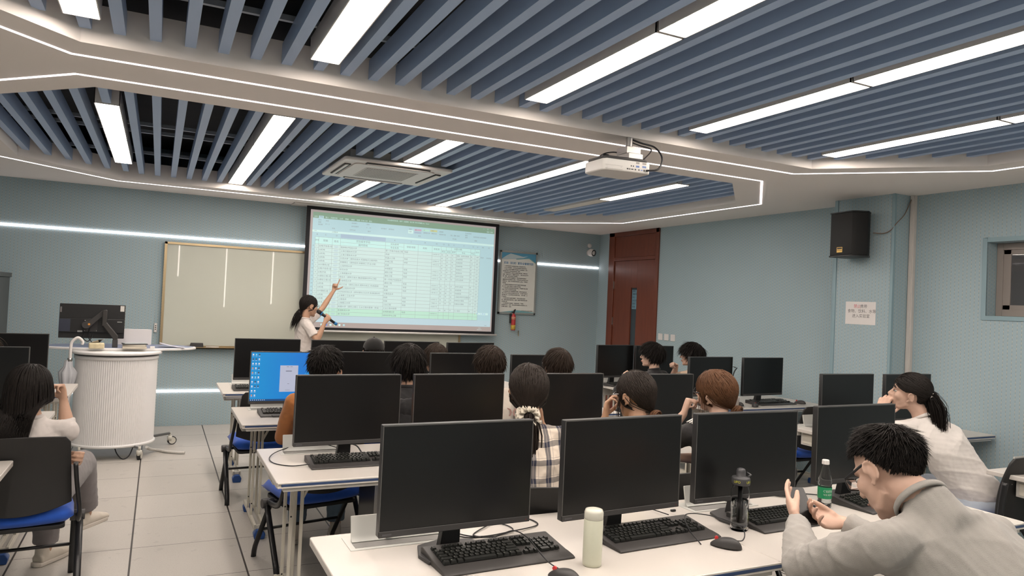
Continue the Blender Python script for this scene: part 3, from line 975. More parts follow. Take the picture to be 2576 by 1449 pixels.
cab([(-.72, 6.71, z), (-.80, 6.80, z), (-.95, 6.82, z)], 'black mouse cable on the desk beside the lectern')
cab([(1.02, 3.80, z), (1.0, 3.87, z + .03), (.93, 3.92, z + .04), (.98, 3.99, z)], 'black cable behind the stand of the second-row monitor beside the aisle', .004)

# towers
GT = 'black computer towers under the desks'
tw0 = make_tower('black computer tower with a bright strip under the second-row desk', GT)
tw0.location = (1.13, 3.62, .30)
for x, y, l in ((1.62, 3.62, 'black computer tower under the second-row desk, right of the one with its strip in view'), (2.05, 2.15, 'black computer tower under the nearest desk')):
    dup(tw0, (x, y, .30), 0, l)
for q in KIDS[tw0.name]:
    pass

# chairs in view
GC = 'black folding chairs with blue seats'
ch0 = make_chair('empty blue-seated black chair at the leftmost front-row desk', GC)
ch0.location = (.78, 5.90, 0); ch0.rotation_euler = (0, 0, radians(4))
dup(ch0, (5.26, 2.93, 0), radians(35), 'empty black chair with a blue seat by the right wall, beside the near right desk')
dup(ch0, (5.05, 4.52, 0), 0, 'empty blue-seated chair partly visible under the second desk by the right wall')
# ------------------------------------------------------------------ projection screen
def quadmb(mb, x0, x1, z0, z1, y, mi=0):
    mb.mat(mi)
    return mb.add([(x0, y, z0), (x1, y, z0), (x1, y, z1), (x0, y, z1)], [(0, 1, 2, 3)], False)
SY = 8.95
m_cloth = mat('screen_border_black', (0.012, 0.012, 0.015), 0.7, var=0.05)
m_barw = mat('screen_bar_white', (0.72, 0.69, 0.67), 0.4, var=0.02)
t = thing('projection_screen', 'large pull-down screen with a projected spreadsheet', 'projection screen', (2.86, SY, 1.13))
def part(mb, name, mats, parent, **k):
    o = mb.obj(name, mats, parent, **k)
    if parent.parent is None: o.location = (-parent.location.x, -parent.location.y, -parent.location.z)
    return o
part(MB().bb(1.568, 4.163, SY, SY + .003, 1.148, 2.672), 'border', m_cloth, t)
m_img = emat('projected_blank', (.58, .50, .48), .55)
img = part(MB().bb(1.616, 4.112, SY - .0015, SY - .0005, 1.182, 2.622), 'projected_area', m_img, t)
pal = [emat('proj_green', (.275, .42, .30), .72), emat('proj_ribbon', (.48, .69, .73), .80), emat('proj_cell', (.60, .76, .73), .84), emat('proj_header', (.54, .79, .75), .88),
       emat('proj_line', (.33, .38, .38), .75), emat('proj_text', (.27, .33, .34), .75), emat('proj_white', (.62, .84, .80), .85), emat('proj_status', (.52, .68, .74), .8),
       emat('proj_row_green', (.50, .76, .62), .85), emat('proj_colhead', (.42, .55, .66), .78), emat('proj_pink', (.62, .45, .55), .8), emat('proj_yellow', (.62, .66, .33), .8), emat('proj_blue', (.15, .25, .7), .8), emat('proj_red', (.7, .25, .15), .7), emat('proj_taskbar', (.53, .44, .41), .62)]
q = MB()
X0, X1 = 1.645, 4.092
yq = SY - .0025
quadmb(q, X0, X1, 2.522, 2.595, yq, 0)
quadmb(q, X0, X1, 2.376, 2.522, yq, 1)
quadmb(q, X0, X1, 2.350, 2.376, yq, 6)
quadmb(q, X0, X1, 1.330, 2.350, yq, 1)
quadmb(q, X0, X1, 1.246, 1.330, yq, 7)
quadmb(q, X0, X1, 1.184, 1.246, yq, 14)
part(q, 'spreadsheet_window', pal, img)

cols = [1.684, 1.728, 1.894, 1.994, 2.569, 2.815, 3.008, 3.202, 3.326, 3.399, 3.473, 3.544, 3.752, 3.819, 3.89, 3.969, 4.077]
R0, RH, NR = 2.205, .0460, 19
q = MB(); yq = SY - .0035
quadmb(q, 1.684, 3.89, R0 - NR * RH, R0, yq, 2)
quadmb(q, 1.684, 3.89, R0 - NR * RH, R0 - 17 * RH, yq - .0003, 8)
quadmb(q, 1.684, 3.89, R0, 2.292, yq, 3)
quadmb(q, 1.994, 2.569, 2.300, 2.348, yq, 9)
quadmb(q, 2.86, 2.93, 2.43, 2.475, yq, 6); quadmb(q, 2.945, 3.04, 2.47, 2.495, yq, 10); quadmb(q, 2.945, 3.04, 2.437, 2.46, yq, 9)
quadmb(q, 3.06, 3.15, 2.475, 2.50, yq, 8); quadmb(q, 3.165, 3.26, 2.477, 2.502, yq, 11)
quadmb(q, 1.715, 1.775, 2.520, 2.553, yq, 1)
quadmb(q, 1.86, 3.98, 2.357, 2.371, yq, 6)
quadmb(q, 3.84, 4.05, 1.405, 1.432, yq, 6)
part(q, 'sheet_fields', pal, img)
q = MB(); q.mat(4); yq = SY - .0045; lw = .0011
def hl(x0, x1, z): quadmb(q, x0, x1, z - lw, z + lw, yq, 4)
def vl(x, z0, z1): quadmb(q, x - lw, x + lw, z0, z1, yq, 4)
for i in range(NR + 1): hl(1.684, 3.89, R0 - i * RH)
for x in cols[:15]: vl(x, R0 - NR * RH, 2.292)
hl(1.684, 3.89, 2.292); hl(1.994, 2.815, 2.247); hl(3.326, 3.819, 2.247)
q.mat(4)
part(q, 'grid_lines', pal, img)
q = MB(); yq = SY - .0052
def tx(s, x, z, size=.030, al='LEFT', mi=5):
    vs, f = text_mesh(s, size, (x, yq, z), (1, 0, 0), (0, 0, 1), al)
    q.mat(mi); q.add(vs, f, False)
def mid(a, b): return (cols[a] + cols[b]) / 2
for x, s in ((1.705, 'B'), (1.81, 'C'), (1.944, 'D'), (2.28, 'I'), (2.69, 'K'), (2.91, 'L'), (3.10, 'M'), (3.26, 'N'), (3.36, 'O'), (3.43, 'Q'), (3.505, 'S'), (3.65, 'T'), (3.785, 'U'), (3.85, 'V'), (3.93, 'W'), (4.02, 'X')):
    tx(s, x, 2.322, .026, 'CENTER', 9 if False else 5)
tx('序号', 1.706, 2.250, .026, 'CENTER'); tx('班级', 1.811, 2.250, .029, 'CENTER'); tx('姓名', 1.944, 2.250, .029, 'CENTER')
tx('实际报考学校', 2.28, 2.27, .030, 'CENTER'); tx('国内院校', 2.28, 2.226, .030, 'CENTER')
tx('实际报考', 2.69, 2.27, .028, 'CENTER'); tx('专业名称', 2.69, 2.226, .028, 'CENTER'); tx('学硕/专硕', 2.91, 2.250, .028, 'CENTER')
tx('机构', 3.10, 2.250, .028, 'CENTER'); tx('手机号', 3.263, 2.250, .028, 'CENTER'); tx('科目分数', 3.57, 2.27, .028, 'CENTER')
for x, s in ((3.362, '政治'), (3.436, '英语'), (3.508, '数学'), (3.648, '专业'), (3.785, '专业')): tx(s, x, 2.226, .026, 'CENTER')
tx('总分', 3.854, 2.25, .026, 'CENTER')
CL = '22电子信息1班|22机电|22机电|22机电|22机电|22计算机1班|22电子信息1班|22电子班|22通信工程1班|22通信工程1班|22机电|22机电|22计算机1班|22机电|22机电|22机电|22电气|22智能2班|22计算机'.split('|')
IL = '桂林电子科技大学|上海工程技术大学|上海工程技术大学|江苏大学（调剂应技大 机械电子工程学硕）|安徽理工（调剂校内 安徽理工 矿业工程）|上海师范大学|东华大学|上海海事大学|南信大（调剂工技大 集成电路科学与工程）|上海师范大学|浙江工业（调剂工技大 材料与化工 先进连接）|上海工程技术大学|北京信息科技大学（调剂内蒙古工业大学 清洁能源技术）|上海第二工业大学|上海海洋|上海理工大学|新疆大学（调剂上理工 工业工程与管理（非全））|香港教育大学|澳门科技大学'.split('|')
KL = '新一代电子信息工程|机械|机器人工程|机械工程|机械|体育教学|通信工程|通信工程|新一代电子信息技术|通信工程|机械|机械|计算机技术|机械|机械|工业工程|工业工程与管理|应用数理科学|材料科学与工程'.split('|')
LL = '专硕||专硕|学硕||专硕|专硕|专硕||专硕|专硕|专硕||专硕|专硕|专硕||专硕|'.split('|')
TL = '电路、信号与系统|机械原理|机械原理|机械原理|机械设计|体育综合|信号与系统|信号与系统||信号与系统|机械原理|机械原理|计算机学科专业基础|机械设计基础|机械设计基础||C++语言||'.split('|')
r9 = random.Random(7)
for i in range(NR):
    z = R0 - (i + .5) * RH
    tx(str(i + 4), 1.664, z, .024, 'CENTER'); tx(str(i + 1), 1.706, z, .022, 'CENTER')
    tx(CL[i], 1.733, z, .0255)
    quadmb(q, 1.915, 1.975, z - .0015, z + .0015, yq, 9)          # names kept illegible
    quadmb(q, 1.92, 1.968, z + .007, z + .0095, yq, 9); quadmb(q, 1.925, 1.96, z - .010, z - .0075, yq, 9)
    tx(IL[i], 2.000, z, .0255 if len(IL[i]) < 24 else .0215); tx(KL[i], 2.575, z, .0255)
    if LL[i]: tx(LL[i], 2.822, z, .0255)
    if LL[i]: tx('1.%04dE+10' % (r9.randint(3000, 9999)), 3.206, z, .0205)
    if TL[i]:
        tx(TL[i], 3.549, z, .0225)
        for x in (3.334, 3.407, 3.481): tx(str(r9.randint(51, 99)), x, z, .0215)
        tx(str(r9.randint(80, 145)), 3.757, z, .0215)
    if i < 17: tx(str(r9.randint(230, 405)), 3.854, z, .0225, 'CENTER')
tx('均分', 3.90, R0 - .5 * RH, .024); tx('318.352', 3.985, R0 - .5 * RH, .024)
for x, s in ((1.68, '文件'), (1.745, '开始'), (1.815, '插入'), (1.90, '页面布局'), (1.99, '公式'), (2.06, '数据'), (2.135, '审阅'), (2.205, '视图'), (2.28, '开发工具'), (2.36, '团队')):
    tx(s, x, 2.537, .021, 'CENTER', 6 if s != '开始' else 5)
tx('2026届考研信息、留学（出国境）统计表 手机号隐藏.xlsx - Excel', 2.86, 2.575, .020, 'CENTER', 6)
for x, s in ((3.93, '—'), (3.99, '□'), (4.05, '×')): tx(s, x, 2.577, .022, 'CENTER', 6)
tx('登录  共享', 4.02, 2.540, .020, 'CENTER', 6)
for x, z, s in ((1.71, 2.500, '剪切'), (1.71, 2.472, '复制'), (1.71, 2.444, '格式刷'), (1.80, 2.495, '宋体'), (1.80, 2.455, 'B  I  U'), (1.88, 2.408, '字体'), (2.12, 2.495, '自动换行'), (2.12, 2.455, '合并后居中'), (2.10, 2.408, '对齐方式'), (2.31, 2.495, '常规'), (2.31, 2.455, '%  ,  .00'), (2.33, 2.408, '数字'), (2.50, 2.46, '条件格式'), (2.60, 2.46, '套用格式'), (2.87, 2.485, '常规'), (2.87, 2.452, '计算'), (2.955, 2.482, '差'), (3.07, 2.487, '好'), (3.07, 2.452, '解释性文本'), (3.18, 2.489, '适中'), (3.18, 2.452, '警告文本'), (3.29, 2.485, '超链接'), (3.29, 2.450, '链接单元格'), (3.0, 2.405, '样式'), (3.45, 2.45, '插入  删除  格式'), (3.48, 2.405, '单元格'), (3.66, 2.495, '∑ 自动求和'), (3.66, 2.467, '填充'), (3.66, 2.439, '清除'), (3.78, 2.455, '排序和筛选'), (3.88, 2.455, '查找和选择'), (3.80, 2.405, '编辑')):
    tx(s, x, z, .0185)
tx('上海海洋', 1.88, 2.364, .019); tx('I19', 1.67, 2.364, .019)
tx('S', 3.852, 1.418, .024, 'CENTER', 13); tx('中 ， ☺ 简 ⚙', 3.88, 1.418, .020, 'LEFT', 12)
tx('Sheet1    +', 1.75, 1.293, .020); tx('100%', 4.0, 1.262, .016)
tx('2025/9/15', 3.93, 1.205, .017, 'CENTER', 6); tx('10:06', 3.93, 1.226, .017, 'CENTER', 6)
for k in range(6): quadmb(q, 1.80 + k * .055, 1.825 + k * .055, 1.204, 1.228, yq, (6, 12, 6, 11, 6, 1)[k])
part(q, 'spreadsheet_text', pal, img)
part(MB().cyl((1.50, SY - .01, 1.138), (4.19, SY - .01, 1.138), .0115, n=14), 'weight_bar', m_barw, t)
tag(MB().bb(1.40, 4.45, 8.80, 9.10, ZC - .012, ZC - .0005).obj('screen_housing', mat('housing_white', (.60, .56, .52), .6, var=.02)), 'flat white ceiling cover above the projection screen', 'screen housing')

# ------------------------------------------------------------------ whiteboard behind
m_wb = mat('whiteboard_enamel', (0.56, 0.575, 0.50), 0.25, var=0.02, scale=1.2, spec=0.3, coat=1.0)
m_wb.node_tree.nodes['Principled BSDF'].inputs['Coat Roughness'].default_value = 0.003
m_gold = mat('gold_aluminium', (0.52, 0.40, 0.24), 0.30, 0.85, var=0.05)
t = thing('whiteboard', 'wide pale green whiteboard in a gold frame behind the screen', 'whiteboard', (1.87, 9.08, .9))
part(MB().bb(.06, 3.69, 9.075, 9.10, .925, 2.085), 'board_surface', m_wb, t)
f = MB()
f.bb(.035, 3.71, 9.060, 9.103, 2.083, 2.108).bb(.035, .062, 9.060, 9.103, .90, 2.108).bb(3.683, 3.71, 9.060, 9.103, .90, 2.108).bb(.035, 3.71, 9.060, 9.103, .90, .927)
part(f, 'frame', m_gold, t, bevel=0.004)
part(MB().bb(.06, 3.68, 8.995, 9.060, .896, .906).bb(.06, 3.68, 8.995, 8.999, .896, .915), 'pen_tray', m_gold, t)
tag(MB().prism([(-.075, 0), (.075, 0), (.068, .055), (-.062, .055)], -.025, .025, 'y').obj('board_eraser', m_blk2, bevel=.004, loc=(.42, 9.028, .9065)), 'dark block eraser standing in the whiteboard tray', 'eraser')
tag(MB().cyl((.52, 9.02, .9145), (.66, 9.022, .9145), .008, n=10).obj('marker_pen', m_barw), 'thin white marker lying in the whiteboard tray', 'marker')
t = thing('remote_holder', 'small white remote control hanging on the wall left of the whiteboard', 'remote control', (-.014, 9.1, 1.12))
part(MB().prism(rrect(-.028, .0, 1.07, 1.175, .010), 9.085, 9.106, 'y'), 'remote_body', m_barw, t, bevel=.003)
part(MB().cyl((-.014, 9.083, 1.145), (-.014, 9.0855, 1.145), .006).cyl((-.014, 9.083, 1.125), (-.014, 9.0855, 1.125), .006).cyl((-.014, 9.083, 1.105), (-.014, 9.0855, 1.105), .006), 'button', m_blk, t)

# ------------------------------------------------------------------ rules poster, extinguisher, camera
t = thing('framed_rules_poster', 'framed poster of printed room rules with a blue header', 'poster', (4.555, 9.09, 1.43))
f = MB()
px0, px1, pz0, pz1 = 4.262, 4.848, 1.430, 2.322
for a in ((px0, px1, pz1 - .025, pz1), (px0, px1, pz0, pz0 + .025), (px0, px0 + .022, pz0, pz1), (px1 - .022, px1, pz0, pz1)):
    f.bb(a[0], a[1], 9.075, 9.106, a[2], a[3])
part(f, 'frame', mat('poster_frame_silver', (.50, .49, .46), .28, .8, var=.03), t, bevel=.003)
m_pp = mat('poster_paper', (.74, .75, .70), .5, var=.01)
pp = part(MB().bb(px0 + .02, px1 - .02, 9.082, 9.10, pz0 + .02, pz1 - .02), 'poster_sheet', m_pp, t)
q = MB(); yq = 9.0812
ps = [mat('poster_blue', (.10, .33, .50), .5, var=.1), mat('poster_pale', (.50, .60, .62), .5, var=.05), mat('poster_ink', (.06, .065, .07), .6, var=.03), mat('poster_title_blue', (.10, .28, .50), .5, var=.03), mat('poster_teal', (.20, .42, .46), .5, var=.05)]
q.mat(0).add([(px0 + .022, yq, 2.20), (px0 + .25, yq, 2.215), (px1 - .13, yq, 2.235), (px1 - .022, yq, 2.18), (px1 - .022, yq, 2.297), (px0 + .022, yq, 2.297)], [(0, 1, 2, 3, 4, 5)], False)
q.mat(1).add([(px0 + .022, yq - .0004, 2.203), (px0 + .10, yq - .0004, 2.255), (px0 + .16, yq - .0004, 2.285), (px0 + .30, yq - .0004, 2.262), (px0 + .36, yq - .0004, 2.250), (px0 + .44, yq - .0004, 2.262), (px0 + .36, yq - .0004, 2.232), (px0 + .25, yq - .0004, 2.218)], [tuple(range(8))[::-1]], False)
q.mat(4).add([(px0 + .25, yq - .0006, 2.205), (px1 - .13, yq - .0006, 2.226), (px1 - .022, yq - .0006, 2.165), (px1 - .022, yq - .0006, 2.18), (px1 - .13, yq - .0006, 2.240), (px0 + .25, yq - .0006, 2.215)], [tuple(range(6))], False)
part(q, 'header_picture', ps, pp)
q = MB()
q.mat(4).add([(px0 + .022, yq, 1.452), (px0 + .30, yq, 1.49), (px1 - .022, yq, 1.465), (px1 - .022, yq, 1.452)], [(0, 1, 2, 3)], False)
part(q, 'footer_band', ps, pp)
q = MB()
def pt(s, x, z, size, al='LEFT', mi=2):
    vs, fc = text_mesh(s, size, (x, yq - .001, z), (1, 0, 0), (0, 0, 1), al, True); q.mat(mi); q.add(vs, fc, False)
pt('实验（实训）室安全管理守则', (px0 + px1) / 2, 2.150, .036, 'CENTER', 3)
RULE = ['    1. 本守则适用于在校和各类进入实验室的师生。', '    2. 进入实验室前，必须完成实验室安全教育培训。', '    3. 实验人员须严格遵守实验室各项规章制度，服从', '实验室负责人员指导教师的统一指导。', '    4. 实验前实验人员需充分熟悉实验内容，明确实验', '目的、实验与方法，掌握实验步骤，了解实验设备的构', '造、性能、操作规程及注意事项。', '    5. 进入实验室须穿戴整洁，特定实验须按照要求', '穿戴规定的实验服或防护服，严禁动用与本实验无关的', '仪器设备；与本人员未经批准在教师上讲台，不得进入', '实验室。', '    6. 实验室内电源设备使用须严格遵守用电安全规', '定，同一电源不得超负荷连接过多仪器。', '    7. 实验室内设有明显的标志标牌，严格遵守消防规定', '使用，禁止在可燃物附近吸烟。', '    8. 实验操作须严格掌握操作规程，须有实验操作须', '不少于两人共同参与并做好安全防护，发生意外事故时', '应沉着应对，应立即报告实验室负责人，及时处置，以', '降低损失。', '    9. 实验过程中注意环境保护，节约水电及实验材', '料，有效处理危险废弃物，实验一律须按规定回收处理', '与垃圾分类。', '    10. 保持室内卫生整洁，实验结束后，严禁在', '实验室内饮食、住宿，禁止携带宠物等与实验无关人员，', '不得私自留宿、逗留。']
for i, s in enumerate(RULE): pt(s, px0 + .05, 2.105 - i * .0238, .0168)
pt('上海师范大学天华学院资产管理处', px1 - .04, 1.482, .0125, 'RIGHT')
part(q, 'poster_text', ps, pp)

t = thing('fire_extinguisher', 'small red fire extinguisher hung below the rules poster', 'fire extinguisher', (4.485, 9.03, 1.205))
m_fx = mat('extinguisher_red', (.42, .045, .045), .3, var=.04)
L = MB().lathe([(0, 0), (.028, .0), (.032, .006), (.032, .195), (.026, .215), (.013, .228), (.012, .24), (0, .24)], n=24)
L.obj('cylinder', m_fx, t)
MB().lathe([(.0325, .012), (.0325, .075)], n=24).obj('label', mat('extinguisher_yellow', (.50, .33, .05), .5, var=.25, scale=60), t)
MB().lathe([(.0327, .15), (.0327, .19)], n=24).obj('label', mat('extinguisher_label', (.55, .22, .15), .5, var=.3, scale=80), t)
MB().bb(-.012, .012, -.012, .012, .238, .262).prism([(-.014, .262), (.02, .262), (.03, .30), (.008, .292)], -.008, .008, 'y').prism([(-.03, .25), (-.01, .245), (-.01, .258), (-.034, .262)], -.006, .006, 'y').obj('valve', m_blk, t, bevel=.002)
MB().bb(-.036, -.028, .0, .06, .10, .23).bb(-.036, .036, -.002, .003, .155, .165).obj('wall_bracket', m_blk, t)

t = thing('security_camera', 'white ball security camera near the corner above the light line', 'camera', (5.735, 9.09, 2.39))
MB().sph((0, -.045, 0), .058, 24).obj('ball_housing', m_barw, t)
MB().lathe([(0, 0), (.047, .0), (.047, .010), (0, .014)], n=24).xf(Matrix.Translation((.018, -.078, -.006)) @ Matrix.Rotation(radians(18), 4, 'Z') @ Matrix.Rotation(radians(90 + 8), 4, 'X')).obj('lens_face', m_blk, t)
MB().cyl((0, 0, 0), (0, .018, 0), .045, n=20).obj('wall_mount', m_barw, t)
tag(MB().lathe([(0, -.0), (.036, .0), (.035, .012), (.026, .026), (0, .032)], n=24).xf(Matrix.Translation((5.735, 9.106, 2.495)) @ Matrix.Rotation(radians(90), 4, 'X')).obj('motion_sensor', m_barw), 'small round white sensor on the wall above the ball camera', 'sensor')
tag(MB().tube([(4.60, 9.10, 1.20), (4.60, 9.09, 1.13), (4.605, 9.085, 1.12), (4.61, 9.09, 1.13), (4.61, 9.10, 1.20)], .003, n=6).obj('wall_hook', m_gold), 'thin brass hook on the front wall right of the screen', 'hook')
tag(MB().bb(-1.95, -1.41, 8.45, 9.09, 0, 1.62).bb(-1.96, -1.395, 8.44, 9.095, 1.62, 1.665).obj('equipment_cabinet', mat('cabinet_grey', (.075, .08, .082), .45, var=.05), bevel=.004), 'dark grey metal equipment cabinet at the left edge against the front wall', 'cabinet')

# ------------------------------------------------------------------ door with transom panel in the right wall
m_wood = NT('cherry_veneer', .33, .5)
tc = m_wood.n('ShaderNodeTexCoord'); mp = m_wood.n('ShaderNodeMapping'); m_wood.l(tc.outputs['Object'], mp.inputs[0]); mp.inputs['Scale'].default_value = (14, 14, 1.1)
nz = m_wood.noise(2.2, 5, mp.outputs[0])
m_wood = m_wood.col(m_wood.mix(nz, (.125, .032, .018), (.21, .058, .030)))
d = MB()
d.bb(XR - .018, XR + .10, DY0, DY0 + .07, 0, ZC - .001); d.bb(XR - .018, XR + .10, DY1 - .13, DY1, 0, ZC - .001)
d.bb(XR - .018, XR + .10, DY0 + .07, DY1 - .13, 2.26, 2.31); d.bb(XR - .018, XR + .10, DY0, DY1, ZC - .06, ZC - .001)
struct('door_frame_1', d, m_wood, bevel=.006)
struct('trim_3', MB().bb(XR - .004, XR + .03, DY0 + .07, DY1 - .13, 2.31, ZC - .06), m_wood, bevel=.004)
t = thing('wooden_door', 'reddish cherry wood door with a narrow glass strip', 'door', (XR + .02, 8.68, 0)); t['kind'] = 'structure'; t.name = 'door_1'
lf = MB()
y0, y1, g0, g1 = DY0 + .075, DY1 - .135, 8.13, 8.27
lf.bb(XR + .0, XR + .045, y0, g0, .01, 2.258).bb(XR + .0, XR + .045, g1, y1, .01, 2.258).bb(XR + .0, XR + .045, g0, g1, 1.875, 2.258).bb(XR + .0, XR + .045, g0, g1, .01, .45)
lf = part(lf, 'door_leaf', m_wood, t, bevel=.003)
part(MB().bb(XR + .02, XR + .026, g0, g1, .45, 1.875), 'glass_strip', mat('door_glass', (.05, .065, .075), .08, var=.05), t)
nt = part(MB().bb(XR + .012, XR + .018, g0 + .01, g1 - .02, 1.58, 1.85), 'taped_note', mat('note_cyan', (.16, .30, .38), .5, var=.05), t)
q = MB()
for k in range(6):
    vs, fc = text_mesh(('通知', '请随手', '关灯', '关空调', '锁好门', '谢谢')[k], .034, (XR + .0115, g1 - .03, 1.83 - k * .044), (0, -1, 0), (0, 0, 1)); q.add(vs, fc, False)
part(q, 'note_text', m_blk, nt)
part(MB().bb(XR - .012, XR + .004, y1 - .004, y1 + .010, 1.86, 1.97).bb(XR - .012, XR + .004, y1 - .004, y1 + .010, 1.34, 1.45), 'hinge', m_chrome, t)
part(MB().bb(XR - .04, XR - .0, y0 + .04, y0 + .06, 1.02, 1.04).cyl((XR - .04, y0 + .05, 1.03), (XR - .04, y0 + .17, 1.03), .009), 'door_handle', m_chrome, t)
GS = 'white square switches beside the door'
for y, l in ((7.565, 'white wall switch nearest the wooden door'), (7.44, 'middle one of the three white wall switches'), (7.31, 'white wall switch farthest from the door')):
    t = thing('wall_switch', l, 'switch', (XR, y, 1.235), 0, GS)
    MB().bb(-.010, 0, -.043, .043, -.043, .043).obj('switch_plate', m_barw, t, bevel=.003)
    MB().bb(-.0125, -.0098, -.030, .030, -.030, .030).obj('rocker', m_barw, t, bevel=.001)

# ------------------------------------------------------------------ internal window in the right wall
m_wf = mat('window_frame_taupe', (.27, .235, .215), .45, var=.03)
f = MB(); b = .035
for a in ((WY0, WY1, WZ1, WZ1 + b), (WY0, WY1, WZ0 - b, WZ0), (WY1, WY1 + b, WZ0 - b, WZ1 + b)):
    f.bb(XR2 - .008, XR2 + .004, a[0], a[1], a[2], a[3])
struct('trim_4', f, m_blueplain, bevel=.002)
f = MB()
for a in ((WY1 - .05, WY1 - .002, WZ0, WZ1), (WY0, WY1 - .05, WZ1 - .055, WZ1 - .002), (WY0, WY1 - .05, WZ0 + .002, WZ0 + .055), (2.62, 2.68, WZ0, WZ1)):
    f.bb(XR2 + .12, XR2 + .16, a[0], a[1], a[2], a[3])
for a in ((WY1 - .105, WY1 - .05, WZ0 + .05, WZ1 - .05), (WY0, WY1 - .05, WZ1 - .09, WZ1 - .05), (WY0, WY1 - .05, WZ0 + .05, WZ0 + .09)):
    f.bb(XR2 + .128, XR2 + .152, a[0], a[1], a[2], a[3])
wf = struct('window_1', f, m_wf, bevel=.002)
gl = MB().bb(XR2 + .136, XR2 + .141, WY0, WY1 - .1, WZ0 + .08, WZ1 - .08).obj('pane', mat('window_pane', (.5, .52, .55), .02, trans=.85, var=0, ior=1.45), wf)
# the room beyond the window: plain wall, a brown cupboard and a lit strip
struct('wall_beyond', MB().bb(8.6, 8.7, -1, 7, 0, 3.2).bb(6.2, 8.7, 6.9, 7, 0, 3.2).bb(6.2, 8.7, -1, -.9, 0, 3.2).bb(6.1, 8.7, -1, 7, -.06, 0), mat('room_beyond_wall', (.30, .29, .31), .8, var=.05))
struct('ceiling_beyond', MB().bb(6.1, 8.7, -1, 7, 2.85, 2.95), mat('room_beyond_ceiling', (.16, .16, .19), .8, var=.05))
tag(MB().bb(8.15, 8.58, 4.55, 5.05, 0.001, 2.35).obj('wooden_cupboard', mat('cupboard_brown', (.16, .11, .075), .5, var=.1)), 'brown cupboard seen through the window in the right wall', 'cupboard')
tag(MB().bb(6.9, 7.0, 2.5, 4.6, 2.80, 2.845).obj('tube_light', emat('tube_beyond', (1, .9, .85), 6)), 'tube light of the room behind the window', 'ceiling light')

# ------------------------------------------------------------------ paper notice on the pilaster
t = thing('paper_notice', 'white paper notice with red and black lines taped on the pilaster', 'notice', (5.62, 4.365, 1.64))
nt = part(MB().bb(5.6175, 5.6195, 4.214, 4.519, 1.535, 1.738), 'sheet', mat('notice_paper', (.74, .71, .69), .6, var=.02), t)
q = MB()
def nx(s, y, z, mi):
    vs, fc = text_mesh(s, .036, (5.617, y, z), (0, -1, 0), (0, 0, 1)); q.mat(mi); q.add(vs, fc, False)
nx('禁止', 4.435, 1.695, 1); nx('携带', 4.370, 1.695, 0); nx('食物、饮料、水等', 4.497, 1.652, 0); nx('进入实验室', 4.45, 1.609, 0)
part(q, 'notice_text', [mat('notice_ink', (.10, .10, .10), .6, var=.02), mat('notice_red', (.60, .10, .13), .6, var=.02)], nt)

# ------------------------------------------------------------------ loudspeaker
t = thing('loudspeaker', 'black wall loudspeaker with a small gold badge', 'loudspeaker', (5.50, 4.38, 2.13))
A = [(5.405, 4.535), (5.372, 4.285), (5.405, 4.262), (5.50, 4.225), (5.585, 4.27), (5.585, 4.52)]
part(MB().prism(A, 2.140, 2.515), 'cabinet', mat('speaker_black', (.009, .0085, .0085), .6, var=.1, bump=.1, bscale=400), t, bevel=.004)
A2 = [(5.400, 4.540), (5.367, 4.283), (5.402, 4.256), (5.50, 4.219), (5.59, 4.268), (5.59, 4.525)]
part(MB().prism(A2, 2.515, 2.526), 'top_cap', m_blk, t, bevel=.002)
part(MB().prism(A2, 2.126, 2.140), 'bottom_cap', m_blk, t, bevel=.002)
part(MB().bb(5.585, 5.619, 4.36, 4.42, 2.25, 2.42), 'wall_bracket', m_blk, t)
a, b2 = Vector((5.405, 4.535, 0)), Vector((5.372, 4.285, 0)); dn = (b2 - a).normalized(); nn = Vector((-1, dn.x / 1.0 * -0.0, 0)); nn = Vector((dn.y, -dn.x, 0)); nn = nn if nn.x < 0 else -nn
def badge(s0, s1, z0, z1, off):
    P = [a + dn * s0 + nn * off, a + dn * s1 + nn * off]
    return MB().add([(P[0].x, P[0].y, z0), (P[1].x, P[1].y, z0), (P[1].x, P[1].y, z1), (P[0].x, P[0].y, z1)], [(0, 1, 2, 3)], False)
bd = part(badge(.085, .150, 2.165, 2.212, .003), 'badge', mat('badge_gold', (.62, .38, .12), .3, .7, var=.05), t)
part(badge(.090, .145, 2.194, 2.207, .0035), 'badge_window', m_blk, bd)
part(badge(.090, .145, 2.181, 2.184, .0035), 'badge_line', m_blk, bd)
o = cable([(5.57, 4.23, 2.34), (5.60, 4.15, 2.335), (5.611, 4.09, 2.36), (5.63, 4.05, 2.42), (5.72, 4.045, 2.50), (5.80, 4.05, 2.62), (5.83, 4.05, 2.668)], .004, 'speaker_wire', None, mat('wire_copper_brown', (.20, .13, .09), .3, var=.05))
tag(o, 'thin brown wire sagging from the loudspeaker to the cable duct', 'cable')

